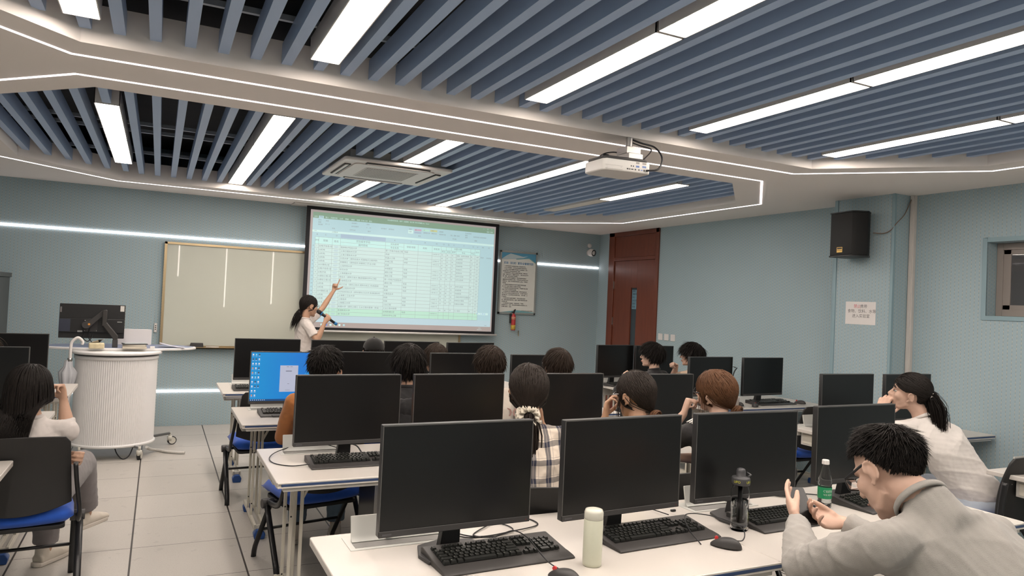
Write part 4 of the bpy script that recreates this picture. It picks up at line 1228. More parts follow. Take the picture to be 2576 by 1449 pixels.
# ------------------------------------------------------------------ projector under the ceiling
m_pj = mat('projector_white', (.72, .70, .67), .4, var=.02)
t = thing('projector', 'white ceiling projector with sockets on its side', 'projector', (2.57, 3.80, 2.43))
bx = [(-.165, .11), (-.17, .085), (-.168, -.09), (-.15, -.115), (.14, -.145), (.168, -.12), (.172, .10), (.14, .13), (-.13, .13)]
MB().prism(bx, .0, .072).obj('body', m_pj, t, bevel=.008)
MB().prism([(x * .93, y * .9) for x, y in bx], .0722, .092).bb(-.10, -.04, -.04, .03, .09, .105).obj('top_shell', m_blk2, t, bevel=.006)
so = MB()
def onside(s, z, w, h, mi):
    # the side with the sockets runs from (-.15,-.115) to (.14,-.145)
    d = Vector((.29, -.03, 0)).normalized(); nrm = Vector((d.y, -d.x, 0)); nrm = nrm if nrm.y < 0 else -nrm
    c = Vector((-.15, -.115, z)) + d * s + nrm * .0012
    so.mat(mi).add([c - d * w - Vector((0, 0, h)), c + d * w - Vector((0, 0, h)), c + d * w + Vector((0, 0, h)), c - d * w + Vector((0, 0, h))], [(0, 1, 2, 3)], False)
for s, z, w, h, mi in ((.145, .018, .006, .004, 0), (.16, .018, .004, .004, 0), (.178, .018, .008, .003, 0), (.20, .018, .005, .004, 0), (.225, .018, .004, .005, 0), (.245, .018, .006, .003, 1), (.262, .018, .005, .006, 0), (.282, .018, .006, .005, 0),
                       (.17, .038, .004, .004, 0), (.185, .038, .004, .004, 0), (.215, .038, .012, .006, 1), (.262, .040, .014, .006, 1), (.215, .060, .012, .006, 2), (.262, .060, .014, .006, 2), (.10, .022, .0012, .0012, 0), (.05, .008, .06, .0006, 2), (.05, .030, .06, .0006, 2)):
    onside(s, z, w, h, mi)
so.obj('socket_panel', [m_blk, mat('vga_blue', (.12, .20, .45), .4, var=.05), mat('socket_grey', (.30, .28, .26), .4, var=.05)], t)
MB().bb(.02, .13, -.10, .06, .0925, .130).cyl((.075, -.02, .13), (.075, -.02, .2435), .022, n=16).bb(.02, .13, -.075, .035, .130, .175).obj('ceiling_mount', mat('mount_metal', (.42, .40, .38), .35, .5, var=.05), t, bevel=.003)
MB().cyl((-.10, -.02, .09), (-.10, -.02, .112), .022, n=16).obj('lamp_door_knob', m_blk, t)
pc = cable([(.09, -.02, .235), (.16, -.04, .215), (.24, -.06, .20), (.265, -.10, .15), (.24, -.15, .09), (.19, -.175, .03), (.12, -.15, .018)], .006, 'projector_cable', t)
cable([(.085, .0, .225), (.17, .0, .21), (.25, -.02, .19), (.20, -.03, .13), (.16, -.02, .095)], .0045, 'projector_cable', t)
cable([(-.13, .03, .095), (-.05, .05, .14), (.04, .04, .15), (.10, .02, .10)], .004, 'projector_cable', t)

# ------------------------------------------------------------------ ceiling cassette air conditioner
m_ac = mat('ac_plastic', (.70, .66, .63), .4, var=.02)
cx, cy, hw = 1.782, 6.33, .475
t = thing('air_conditioner', 'square white cassette air conditioner set among the slats', 'air conditioner', (cx, cy, 2.70))
def ringp(r0, r1, z0, z1):
    m = MB()
    o = [rrect(-r, r, -r, r, rr_, 4) for r, rr_ in ((r0, .05), (r1, .04))]
    n_ = len(o[0]); vs = [(a, b, z0) for a, b in o[0]] + [(a, b, z1) for a, b in o[1]]
    m.add(vs, [(i, (i + 1) % n_, n_ + (i + 1) % n_, n_ + i) for i in range(n_)], True)
    return m
MB().prism(rrect(-hw, hw, -hw, hw, .03), .002, .030).obj('panel', m_ac, t, bevel=.008)
MB().prism(rrect(-.36, .36, -.36, .36, .05), -.006, .003).obj('centre_panel', m_ac, t, bevel=.004)
g = MB()
g.mat(0).bb(-.235, .235, -.235, .235, -.009, -.0055)
g.mat(1)
for k in range(24): g.bb(-.228, .228, -.228 + k * .0197, -.228 + k * .0197 + .008, -.0095, -.0088)
g.mat(0)
for k in range(23): g.bb(-.228 + k * .0205, -.228 + k * .0205 + .004, -.228, .228, -.0105, -.0094)
g.obj('intake_grille', [m_ac, mat('ac_dark', (.10, .095, .09), .6, var=.05)], t)
v = MB()
for a in range(4):
    R = Matrix.Rotation(a * pi / 2, 3, 'Z')
    v.mat(1).box(R @ Vector((0, .405, .0)), (.56, .055, .012), M=R)
    v.mat(0).box(R @ Vector((0, .402, -.006)), (.54, .040, .005), M=R @ Matrix.Rotation(radians(-14), 3, 'X'))
v.obj('air_vane', [m_ac, mat('ac_slot', (.03, .032, .032), .6, var=.05)], t)
MB().bb(-.42, .42, -.42, .42, .031, .10).obj('casing', m_tray, t)

# ------------------------------------------------------------------ round lectern
m_lec = mat('lectern_white', (.78, .77, .765), .38, var=.02)
LX, LY = -.318, 7.70
t = thing('lectern', 'round white fluted lectern on castors with a wide boat-shaped top', 'lectern', (LX, LY, 0))
fl = MB(); N = 2 * 118; vs = []
for zz in (.135, .90):
    for k in range(N):
        a = 2 * pi * k / N
        r = .338 + (.0045 if k % 2 else -.002)
        vs.append((r * cos(a), r * .93 * sin(a), zz))
fl.add(vs, [(k, (k + 1) % N, N + (k + 1) % N, N + k) for k in range(N)], False)
fl.obj('fluted_drum', m_lec, t)
MB().lathe([(0, .112), (.35, .112), (.356, .118), (.356, .130), (.35, .137), (0, .137)], n=64, sy=.93).obj('bottom_rim', m_lec, t)
MB().lathe([(0, .900), (.345, .900), (.352, .905), (.352, .925), (.34, .935), (0, .935)], n=64, sy=.93).obj('top_rim', m_lec, t)
MB().lathe([(0, .948), (.372, .948), (.378, .954), (.378, .970), (.372, .976), (0, .976)], n=64, sy=.95).obj('round_top', m_lec, t)
MB().lathe([(0, .936), (.352, .936), (.352, .9478), (0, .9478)], n=48, sy=.93).obj('shadow_gap', m_blk2, t)
wg = []
for k in range(48):
    a = 2 * pi * k / 48
    wg.append((.66 * cos(a), .02 + .30 * (abs(sin(a)) ** 1.0) * (1 if sin(a) > 0 else -1) + .10))
w = MB().mat(0).prism([(x + .02, y + .05) for x, y in wg], .978, 1.000)
w.obj('wing_top', m_lec, t, bevel=.004)
MB().prism([(x * .97 + .02, y * .96 + .055) for x, y in wg], 1.0002, 1.0022).obj('wing_inlay', mat('wing_blue_grey', (.20, .24, .36), .4, var=.03), t)
m_steel = mat('caster_arm_steel', (.22, .22, .22), .35, .7, var=.05)
wheels = [(.49, .33), (.23, -.33), (-.25, -.25), (-.45, .30)]
m_cw = mat('caster_cream', (.58, .56, .50), .4, var=.02)
ZL = .10
bs = MB().bb(-.05, .05, -.05, .05, .085, .115)
for x, y in wheels: bs.tube([(0, 0, .10), (x, y, .115)], .013, n=8)
bs.obj('base_frame', m_steel, t)
for i, (x, y) in enumerate(wheels):
    c = thing('x', None, None)
    bpy.data.objects.remove(c)
    cm = MB().cyl((x, y, .085), (x, y, .125), .012, n=12).lathe([(0, .04), (.022, .042), (.024, .088), (0, .092)], c=(x, y, 0), n=16)
    cs = cm.obj('caster', m_cw, t)
    ang = (20, 75, 200, 100)[i]; ax = Vector((cos(radians(ang + 90)), sin(radians(ang + 90)), 0)); o0 = Vector((x, y, .042)) + Vector((cos(radians(ang)), sin(radians(ang)), 0)) * .022
    MB().cyl(o0 - ax * .016, o0 + ax * .016, .041, n=28).obj('wheel_tyre', m_blk, cs)
    MB().cyl(o0 - ax * .0175, o0 + ax * .0175, .033, n=28).obj('wheel_disc', m_cw, cs)
# cable hose on the floor and a black lead
P = catmull([(-.03, 7.45, .10), (.0, 7.60, .05), (.05, 7.72, .016), (.14, 7.62, .016), (.22, 7.56, .016), (.30, 7.53, .016)], 14)
h = MB().tube(P, [.0125 + .0018 * (k % 2) for k in range(len(P))], n=10)
tag(h.obj('cable_hose', mat('hose_white', (.60, .58, .55), .45, var=.1, scale=60)), 'white ribbed cable hose lying on the floor beside the lectern', 'cable hose')
tag(cable([(-.30, 7.52, .12), (-.27, 7.46, .05), (-.22, 7.42, .006), (-.17, 7.44, .03), (-.14, 7.50, .10)], .005), 'black lead looping under the lectern', 'cable')

# the lectern's monitor seen from behind, on a jointed arm
t = thing('lectern_monitor', 'monitor on the lectern seen from behind, on a jointed arm', 'monitor', (LX - .225, LY + .05, 1.0))
ox, oy = t.location.x, t.location.y
MB().prism(rrect(-.266, .266, .078, .395, .004, 2), .0, .022, 'y').obj('housing', m_blk, t, bevel=.002)
MB().prism([(-.264, .13), (.262, .13), (.262, .26), (-.264, .26)], -.014, -.0005, 'y').obj('back_bulge', m_blk, t, bevel=.004)
MB().bb(.225, .258, -.003, -.0005, .335, .388).obj('asset_sticker', m_label, t)
MB().bb(-.262, -.248, -.003, -.0005, .315, .365).obj('asset_sticker', mat('sticker_outline', (.16, .15, .15), .5, var=.05), t)
MB().bb(-.115, -.075, -.017, -.0135, .105 + .03, .120 + .03).bb(.205, .245, -.017, -.0135, .232, .239).obj('rating_label', mat('rating_label_grey', (.35, .35, .34), .5, var=.05), t)
MB().bb(-.265, -.175, -.0165, -.0135, .14, .255).obj('glossy_panel', mat('glossy_slate', (.05, .055, .075), .2, var=.05), t)
MB().bb(-.065, .045, -.022, -.0142, .14, .25).obj('vesa_plate', m_blk2, t, bevel=.002)
sc = MB()
for x, z in ((-.058, .243), (-.058, .148), (.038, .148)): sc.sph((x, -.025, z), .005, 10)
sc.obj('screw', m_chrome, t)
a = MB()
a.prism([(-.055, .185), (-.03, .165), (.10, .30), (.115, .345), (.085, .345), (-.062, .21)], -.075, -.030, 'y')
a.obj('upper_arm', m_blk2, t, bevel=.006)
MB().prism([(.085, .20), (.125, .20), (.125, .345), (.115, .352), (.085, .345)], -.125, -.076, 'y').prism([(.085, .215), (.125, .235), (.220, .115), (.220, .075), (.185, .070), (.175, .09)], -.124, -.080, 'y').obj('lower_arm', mat('arm_graphite', (.05, .047, .045), .4, .3, var=.05), t, bevel=.006)
MB().bb(.178, .222, -.125, -.079, -.018, .075).obj('post', m_blk2, t, bevel=.004)
MB().bb(.13, .25, -.155, -.055, -.022, -.006).obj('clamp', m_blk, t, bevel=.004)
MB().cyl((-.045, -.078, .205), (-.045, -.030, .205), .032, n=20).obj('joint_disc', m_blk2, t)
MB().cyl((-.020, -.082, .212), (-.020, -.075, .212), .0095, n=16).obj('orange_cap', mat('cap_orange', (.65, .28, .06), .4, var=.05), t)
cable([(-.06, -.01, .13), (-.065, -.02, .08), (-.03, -.02, .05), (.0, -.02, .08), (.01, -.02, .13)], .004, 'monitor_lead', t)
cable([(-.015, -.03, .19), (-.025, -.02, .10), (.0, -.01, .05), (.05, .0, .015)], .004, 'monitor_lead', t)
for o in KIDS[t.name]: pass
# things lying on the lectern
ZW = .9765; ZI = 1.0025
tag(MB().bb(-.26 + LX, .30 + LX, LY + .27, LY + .29, ZI, ZI + .13 - .0).obj('paper_board', m_barw, bevel=.003), 'white board standing on the lectern behind the monitor', 'board') if False else None
t = thing('desk_screen', 'white panel standing upright behind the lectern monitor', 'panel', (LX + .115, LY + .33, ZI))
MB().prism(rrect(-.16, .16, 0, .155, .01), -.006, .006, 'y').obj('panel_sheet', m_barw, t, bevel=.002)
t = thing('tissue_pack', 'opened yellow-white tissue pack on the lectern', 'tissues', (LX - .165, LY - .19, ZI), .1)
MB().prism(rrect(-.062, .062, -.045, .045, .01), .0, .050).obj('pack', mat('tissue_wrap', (.60, .52, .34), .35, var=.25, scale=40), t, bevel=.008)
tis = MB().add([(-.05, -.02, .051), (.02, .02, .051), (.065, .0, .088), (.01, -.03, .080), (-.03, .03, .06)], [(0, 1, 2, 3), (0, 4, 2), (3, 2, 1)], True)
tis.obj('tissue', m_barw, t)
GBk = 'books and folders stacked on the lectern'
zz = ZI
for k, (w_, d_, h_, c_, a_, nm) in enumerate(((.20, .14, .022, (.52, .47, .38), .05, 'thick cream book lying lowest in the stack on the lectern'), (.19, .135, .016, (.56, .52, .44), -.04, 'cream book second from the bottom of the stack on the lectern'), (.21, .15, .006, (.03, .03, .032), .10, 'black folder on top of the books on the lectern'), (.19, .14, .004, (.40, .42, .43), .22, 'grey folder lying topmost on the lectern stack'))):
    tag(MB().bb(-w_ / 2, w_ / 2, -d_ / 2, d_ / 2, 0, h_).obj(('book', 'book', 'folder', 'folder')[k], mat('paper_%d' % k, c_, .5, var=.08), loc=(LX + .14, LY - .13, zz), rot=(0, 0, a_), bevel=.002), nm, ('book', 'book', 'folder', 'folder')[k], GBk)
    zz += h_ + .0006
tag(MB().bb(-.02, .02, -.012, .012, 0, .020).obj('power_adapter', m_barw, loc=(LX + .29, LY - .13, ZI), bevel=.004), 'small white plug adapter beside the books on the lectern', 'adapter')
pp = MB(); vs = []
for j in range(9):
    for i in range(5):
        u = j / 8
        vs.append((u * .22, i * .035, .002 + .042 * (1 - u) ** 1.6 + .004 * sin(i)))
pp.add(vs, [(j * 5 + i, j * 5 + i + 1, j * 5 + i + 6, j * 5 + i + 5) for j in range(8) for i in range(4)], True)
o = pp.obj('paper_sheets', mat('paper_lilac', (.48, .48, .56), .6, var=.04), loc=(LX + .35, LY - .02, ZI)); md = o.modifiers.new('s', 'SOLIDIFY'); md.thickness = .0035; md.offset = 1
tag(o, 'curling loose paper sheets on the right wing of the lectern', 'papers')
t = thing('folded_umbrella', 'folded white umbrella hooked on the left of the lectern', 'umbrella', (LX - .362, LY - .21, 0))
P = catmull([(.085, .0, 1.035), (.088, .0, 1.065), (.05, .0, 1.098), (.008, .0, 1.06), (.0, .0, 1.0), (.0, .0, .90)], 8)
MB().tube(P, .0125, n=12).obj('handle', m_barw, t)
cn = MB(); prof = [(.018, .90), (.026, .885), (.03, .84), (.062, .79), (.055, .72), (.032, .60), (.018, .45), (.010, .30)]
vs = []; n = 24
for r, z_ in prof:
    for k in range(n):
        a = 2 * pi * k / n
        rr_ = r * (1 + .22 * cos(6 * a))
        vs.append((rr_ * cos(a) - .012, rr_ * sin(a) * .7, z_))
cn.add(vs, [(i * n + k, i * n + (k + 1) % n, (i + 1) * n + (k + 1) % n, (i + 1) * n + k) for i in range(len(prof) - 1) for k in range(n)], True)
cn.obj('canopy', mat('umbrella_fabric', (.52, .53, .56), .5, var=.04, alpha=.92), t)
MB().cyl((-.012, 0, .30), (-.012, 0, .25), .004, n=8).obj('tip', m_chrome, t)
MB().lathe([(.019, .885), (.021, .90), (.019, .915)], c=(-.003, 0, 0), n=16).obj('runner', m_chrome, t)

# ------------------------------------------------------------------ bottles and small things on the near desks
t = thing('thermos_flask', 'pale cream thermos flask standing on the nearest desk', 'flask', (1.312, 1.985, ZT))
m_th = mat('thermos_cream', (.56, .565, .45), .32, var=.01, coat=.2)
MB().lathe([(0, 0), (.028, 0), (.031, .003), (.0315, .012), (.0315, .150), (.0310, .1505)], n=40).obj('flask_body', m_th, t)
MB().lathe([(.0306, .1508), (.0312, .152), (.0312, .172), (.028, .181), (.018, .184), (0, .184)], n=40).obj('lid', mat('thermos_lid', (.60, .59, .51), .3, var=.01, coat=.2), t)
m_clear = mat('clear_plastic', (.90, .92, .92), .04, trans=1.0, ior=1.25, var=0)
m_smoke = mat('smoky_plastic', (.95, .95, .955), .03, trans=1.0, ior=1.07, var=0)
m_water = mat('water', (.93, .96, .96), .01, trans=1.0, ior=1.33, var=0)
t = thing('sports_bottle', 'clear sports bottle with a grey screw lid and yellow lettering', 'bottle', (2.075, 2.118, ZT))
MB().lathe([(0, .0), (.030, .0), (.034, .005), (.0345, .02), (.0335, .07), (.0345, .12), (.035, .155), (.030, .170), (.028, .178), (.031, .182),
            (.029, .182), (.026, .178), (.028, .169), (.033, .154), (.0325, .12), (.0315, .07), (.0325, .02), (.032, .007), (0, .004)], n=36).obj('bottle_wall', m_smoke, t)
MB().lathe([(0, .0065), (.0300, .009), (.0308, .02), (.0300, .07), (.0310, .118), (0, .118)], n=36).obj('water', m_water, t)
m_cap = mat('cap_charcoal', (.055, .055, .058), .45, var=.05)
lid = MB().lathe([(0, .176), (.034, .176), (.0355, .180), (.0355, .200), (.033, .205), (.020, .207), (.0175, .209), (.0175, .228), (.015, .236), (.008, .239), (0, .2375)], n=36).obj('lid', m_cap, t)
MB().tube([(.020, -.012, .204), (.036, -.016, .214), (.030, .0, .220)], .004, n=8).obj('carry_loop', m_cap, t)
q = MB()
def wrap_text(mb, s, size, R, z, a0, mi=0, cyl_c=(0, 0), squash=1.0):
    vs, fc = text_mesh(s, size, (0, 0, 0), (1, 0, 0), (0, 0, 1))
    out = [(cyl_c[0] + (R + .0004) * sin(a0 + v.x / R), cyl_c[1] - (R + .0004) * cos(a0 + v.x / R), z + v.z) for v in vs]
    mb.mat(mi); mb.add(out, fc, False)
wrap_text(q, 'LIPO', .013, .0358, .190, radians(-88)); wrap_text(q, 'UP-O', .013, .0358, .190, radians(-8))
q.obj('yellow_lettering', mat('lettering_yellow', (.62, .62, .05), .5, var=.02), lid)
MB().bb(.0315, .0340, -.012, -.008, .03, .07).obj('yellow_strip', mat('strip_yellow', (.50, .55, .08), .5, var=.02), t)
MB().cyl((0, 0, .175), (0, 0, .03), .009, n=14).obj('infuser_tube', mat('infuser_dark', (.12, .12, .125), .25, var=.05), t)
t = thing('water_bottle', 'clear water bottle with a green label and white cap', 'bottle', (2.700, 2.247, ZT))
MB().lathe([(0, .006), (.012, .003), (.026, .0), (.029, .006), (.029, .030), (.0275, .034), (.029, .038), (.029, .092), (.0275, .096), (.029, .100), (.029, .115), (.027, .128), (.024, .145), (.0135, .180), (.012, .190), (.012, .198)], n=32).obj('bottle_wall', m_clear, t)
MB().lathe([(0, .007), (.025, .006), (.0275, .010), (.0275, .088), (0, .088)], n=32).obj('water', m_water, t)
lb = MB().lathe([(.0297, .042), (.0299, .043), (.0299, .090), (.0297, .091)], n=36).obj('label', mat('label_green', (.015, .22, .09), .35, var=.1, scale=60), t)
q = MB(); wrap_text(q, 'C’ESTBON', .013, .0301, .075, radians(-62)); wrap_text(q, '怡宝 纯净水', .008, .0301, .060, radians(-60))
q.mat(0)
for k in range(6):
    a = radians(28); zz_ = .082 - k * .006
    vs = [(.0303 * sin(a + s_ * .6), -.0303 * cos(a + s_ * .6), zz_ + dz) for s_, dz in ((0, -.001), (1, -.001), (1, .001), (0, .001))]
    q.add(vs, [(0, 1, 2, 3)], False)
q.obj('label_lettering', mat('lettering_white', (.62, .66, .62), .5, var=.02), lb)
cp = MB(); n = 40; vs = []
for z_, r in ((.190, .0145), (.192, .0155), (.207, .0150), (.210, .013)):
    for k in range(n): vs.append(((r + (.0005 if k % 2 else 0)) * cos(2 * pi * k / n), (r + (.0005 if k % 2 else 0)) * sin(2 * pi * k / n), z_))
cp.add(vs, [(i * n + k, i * n + (k + 1) % n, (i + 1) * n + (k + 1) % n, (i + 1) * n + k) for i in range(3) for k in range(n)] + [tuple(3 * n + k for k in range(n)), tuple(range(n))[::-1]], False)
cp.obj('cap', m_barw, t)
t = thing('snack_wrapper', 'white printed wrapper at the bottom edge below the nearest keyboard', 'wrapper', (.855, 1.960, ZT), .1)
wb = MB(); vs = []; n = 28
for i in range(8):
    f_ = i / 7
    for k in range(n):
        a = 2 * pi * k / n; r = cos(f_ * pi / 2) ** .6
        vs.append((.07 * r * cos(a) * (1 + .06 * sin(5 * a)), .045 * r * sin(a) * (1 + .08 * sin(3 * a + 1)), .001 + .022 * sin(f_ * pi / 2) + .002 * sin(7 * a) * (1 - f_)))
wb.add(vs, [(i * n + k, i * n + (k + 1) % n, (i + 1) * n + (k + 1) % n, (i + 1) * n + k) for i in range(7) for k in range(n)], True)
wr = wb.obj('wrapper_film', mat('wrapper_white', (.60, .585, .55), .25, var=.05, scale=30, bump=.2, bscale=80), t)
q = MB(); vs, fc = text_mesh('纯棉柔巾', .012, (-.03, .012, .0245), (1, 0, 0), (0, .98, .05)); q.add(vs, fc, False); q.obj('wrapper_print', m_blk2, wr)
t = thing('usb_receiver', 'tiny black cable end lying by the desk flap', 'plug', (1.98, 2.40, ZT))
MB().bb(-.012, .012, -.005, .005, .0005, .009).obj('plug_body', m_blk, t, bevel=.002)
# paper cup and tote bag on the right-wall desk
t = thing('plastic_box', 'small clear plastic box under the monitor by the right wall', 'box', (4.93, 5.24, ZT))
b_ = MB()
for a in ((-.07, .07, -.05, -.047), (-.07, .07, .047, .05), (-.07, -.067, -.047, .047), (.067, .07, -.047, .047)): b_.bb(a[0], a[1], a[2], a[3], .001, .075)
b_.bb(-.07, .07, -.05, .05, .0005, .003)
b_.obj('box_wall', mat('cloudy_plastic', (.52, .52, .50), .3, var=.03, alpha=.75), t)
t = thing('paper_cup', 'white paper cup on the right-wall desk, half hidden by the brown-haired woman', 'cup', (4.70, 4.90, ZT))
MB().lathe([(0, .004), (.026, .002), (.027, .0), (.036, .092), (.0375, .093), (.0365, .095), (.034, .092), (.025, .006)], n=28).obj('cup_wall', m_barw, t)
t = thing('tote_bag', 'white canvas bag with black handles between the right monitors', 'bag', (4.75, 5.12, ZT))
MB().prism([(-.065, 0), (.065, 0), (.075, .20), (.055, .285), (-.075, .29), (-.078, .16)], -.03, .03, 'y').obj('bag_body', mat('canvas_white', (.50, .47, .45), .8, var=.06, bump=.3, bscale=60), t, bevel=.012)
MB().tube(catmull([(-.02, -.032, .20), (.03, -.04, .32), (.085, -.03, .345), (.13, -.02, .335)], 6), [(.009, .002)] * 19, n=6).tube(catmull([(.06, -.035, .18), (.085, -.045, .29), (.135, -.03, .335)], 6), [(.009, .002)] * 13, n=6).obj('strap', m_cable, t)
t = thing('wire_glasses', 'folded black glasses on the desk beside the lectern', 'glasses', (-.78, 6.80, ZT))
MB().tube([(-.06, 0, .02), (-.03, -.01, .03), (0, 0, .03), (.03, -.01, .03), (.06, 0, .02), (.06, .05, .004), (-.02, .06, .004)], .0015, n=6).obj('frame', m_blk, t)
# ================================================================== people
def V(*a): return Vector(a)
def skin_mat(name, col):
    return mat(name, col, .52, var=.05, scale=25, bump=.03, bscale=250, spec=.35)
SK1 = skin_mat('skin_light', (.50, .315, .225)); SK2 = skin_mat('skin_warm', (.46, .275, .185)); SK3 = skin_mat('skin_pale', (.56, .37, .285))
def hair_mat(name, c0, c1, rough=.52):
    n = NT(name, rough, .12)
    g = n.n('ShaderNodeTexCoord'); mp = n.n('ShaderNodeMapping'); n.l(g.outputs['Object'], mp.inputs[0]); mp.inputs['Scale'].default_value = (160, 160, 30)
    return n.col(n.mix(n.noise(1.0, 2, mp.outputs[0]), c0, c1))
HBLK = hair_mat('hair_black', (.007, .006, .0055), (.020, .016, .014))
HDRK = hair_mat('hair_brown_black', (.014, .010, .008), (.050, .034, .025))
HBRN = hair_mat('hair_brown', (.045, .020, .010), (.145, .070, .036), .45)
M_EYE = mat('eye_white', (.55, .53, .50), .2, var=.02); M_DARK = mat('eye_dark', (.012, .009, .008), .25, var=.02)
M_LIP = mat('lip_rose', (.40, .20, .16), .4, var=.05)
M_SOLE = mat('shoe_cream', (.55, .50, .44), .6, var=.05, bump=.05)
def cloth(name, col, rough=.85, bump=.12, bs=350, var=.05): return mat(name, col, rough, var=var, scale=30, bump=bump, bscale=bs, sheen=.15, spec=.25)

def remesh(name, mb, voxel, smooth, material, parent, folds=0.0, fseed=0, fscale=18.0, label=None):
    me = mb.mesh('tmp', [material], weld=False)
    o = bpy.data.objects.new('tmp', me); COL.objects.link(o)
    md = o.modifiers.new('r', 'REMESH'); md.mode = 'VOXEL'; md.voxel_size = voxel; md.use_smooth_shade = True
    if smooth:
        sm = o.modifiers.new('s', 'SMOOTH'); sm.factor = .5; sm.iterations = smooth
    dg = bpy.context.evaluated_depsgraph_get()
    nm = bpy.data.meshes.new_from_object(o.evaluated_get(dg))
    bpy.data.objects.remove(o); bpy.data.meshes.remove(me)
    if folds:
        n = len(nm.vertices)
        co = np.empty(n * 3, 'f'); no = np.empty(n * 3, 'f')
        nm.vertices.foreach_get('co', co); nm.vertices.foreach_get('normal', no)
        co = co.reshape(-1, 3); no = no.reshape(-1, 3)
        r = np.random.RandomState(fseed); d = np.zeros(n)
        for k in range(7):
            w = r.normal(size=3) * fscale * (1 + .35 * k) * np.array([1, 1, 1.25]); ph = r.rand() * 6.28
            w2 = r.normal(size=3) * fscale * .35; p2 = r.rand() * 6.28
            t = co @ w + ph + 2.2 * np.sin(co @ w2 + p2)
            d += (1 - np.abs(np.sin(t))) ** 2.2 / (1 + .5 * k)
        d -= d.mean()
        co = co + no * (d * folds)[:, None]
        nm.vertices.foreach_set('co', co.astype('f').ravel())
        nm.update()
    nm.name = name
    nm.materials.clear(); nm.materials.append(material)
    nm.polygons.foreach_set('use_smooth', np.ones(len(nm.polygons), bool))
    ob = bpy.data.objects.new(name, nm); COL.objects.link(ob)
    ob.parent = parent
    KIDS.setdefault(parent.name, []).append(ob)
    if label: ob['label'] = label
    return ob

def limb(mb, pts, rad, n=14, up=None):
    """tube with rounded ends"""
    mb.tube(pts, rad, n=n, up=up)
    for p, r in ((pts[0], rad[0] if isinstance(rad, (list, tuple)) else rad), (pts[-1], rad[-1] if isinstance(rad, (list, tuple)) else rad)):
        if not isinstance(r, (list, tuple)): mb.sph(p, r * .985, 12)
    return mb

def head_frame(c, az, pitch=0.0, roll=0.0):
    """az measured from +y toward +x; pitch up positive; roll to the person's right positive"""
    R = Matrix.Rotation(-az, 4, 'Z') @ Matrix.Rotation(roll, 4, 'Y') @ Matrix.Rotation(pitch, 4, 'X')
    return Matrix.Translation(c) @ R

def head_shape(mb, H, s=1.0):
    h = MB()
    h.sph((0, -.014, .032), (.073, .092, .083), 28)
    h.sph((0, .028, -.030), (.060, .062, .082), 24)
    h.sph((0, .042, -.080), (.044, .042, .034), 18)
    h.sph((0, .070, -.098), .0185, 14)
    h.tube([(-.046, .0, -.058), (-.034, .040, -.088), (0, .066, -.100)], [.014, .014, .014], n=10)
    h.tube([(.046, .0, -.058), (.034, .040, -.088), (0, .066, -.100)], [.014, .014, .014], n=10)
    limb(h, [(0, .084, .012), (0, .097, -.010), (0, .107, -.027)], [.0075, .009, .0125], 10)
    h.sph((.0105, .096, -.032), .0085, 10); h.sph((-.0105, .096, -.032), .0085, 10)
    limb(h, [(-.040, .066, .026), (-.018, .082, .026), (0, .084, .022), (.018, .082, .026), (.040, .066, .026)], [.010, .011, .010, .011, .010], 10)
    limb(h, [(-.020, .083, -.060), (0, .093, -.057), (.020, .083, -.060)], [.005, .0075, .005], 8)
    limb(h, [(-.017, .082, -.069), (0, .091, -.070), (.017, .082, -.069)], [.005, .0085, .005], 8)
    h.sph((.036, .052, -.022), .030, 14); h.sph((-.036, .052, -.022), .030, 14)
    for sx in (-1, 1):
        E = Matrix.Rotation(sx * radians(-22), 3, 'Z') @ Matrix.Rotation(radians(-8), 3, 'X')
        h.sph((sx * .076, -.010, -.008), (.0065, .016, .029), 14, M=E)
        P = []
        for k in range(9):
            a = radians(-70 + k * 250 / 8)
            P.append(Vector((sx * .082, -.012, -.006)) + E @ Vector((sx * .003, -.017 * cos(a - 1.57 + 1.57) * 1.0, .028 * sin(a))))
        limb(h, P, [.0046] * 9, 8)
        h.sph((sx * .074, .002, -.036), (.007, .009, .009), 10)
    h.v = [tuple(H @ (Vector(v) * s)) for v in h.v]
    o = len(mb.v); mb.v.extend(h.v); mb.f.extend([[i + o for i in f] for f in h.f]); mb.mi.extend(h.mi); mb.sm.extend(h.sm)
def face_parts(H, parent, s=1.0, lips=True):
    e = MB()
    for sx in (-1, 1):
        e.mat(0).sph((sx * .031, .0755, .003), (.0120, .0108, .0052), 14)
        e.mat(1).sph((sx * .031, .0835, .003), (.0056, .0052, .0058), 12)
        e.mat(1).tube([(sx * .017, .084, .004), (sx * .025, .0885, .0105), (sx * .037, .0865, .0105), (sx * .046, .077, .004)], [.0010, .0018, .0018, .0012], n=6)
    e.xf(H @ Matrix.Scale(s, 4)).obj('eye', [M_EYE, M_DARK], parent)
    b = MB()
    for sx in (-1, 1):
        b.tube([(sx * .013, .0905, .027), (sx * .030, .0915, .033), (sx * .048, .076, .027)], [(.0015, .0035), (.0015, .004), (.001, .002)], n=6)
    b.xf(H @ Matrix.Scale(s, 4)).obj('eyebrow', HBLK, parent)
    if lips:
        l = MB().tube([(-.021, .0865, -.0625), (-.009, .0985, -.0605), (0, .1005, -.062), (.009, .0985, -.0605), (.021, .0865, -.0625)], [.001, .0034, .0034, .0034, .001], n=8)
        l.tube([(-.017, .0865, -.067), (0, .0975, -.0695), (.017, .0865, -.067)], [.001, .0038, .001], n=8)
        l.xf(H @ Matrix.Scale(s, 4)).obj('mouth', M_LIP, parent)
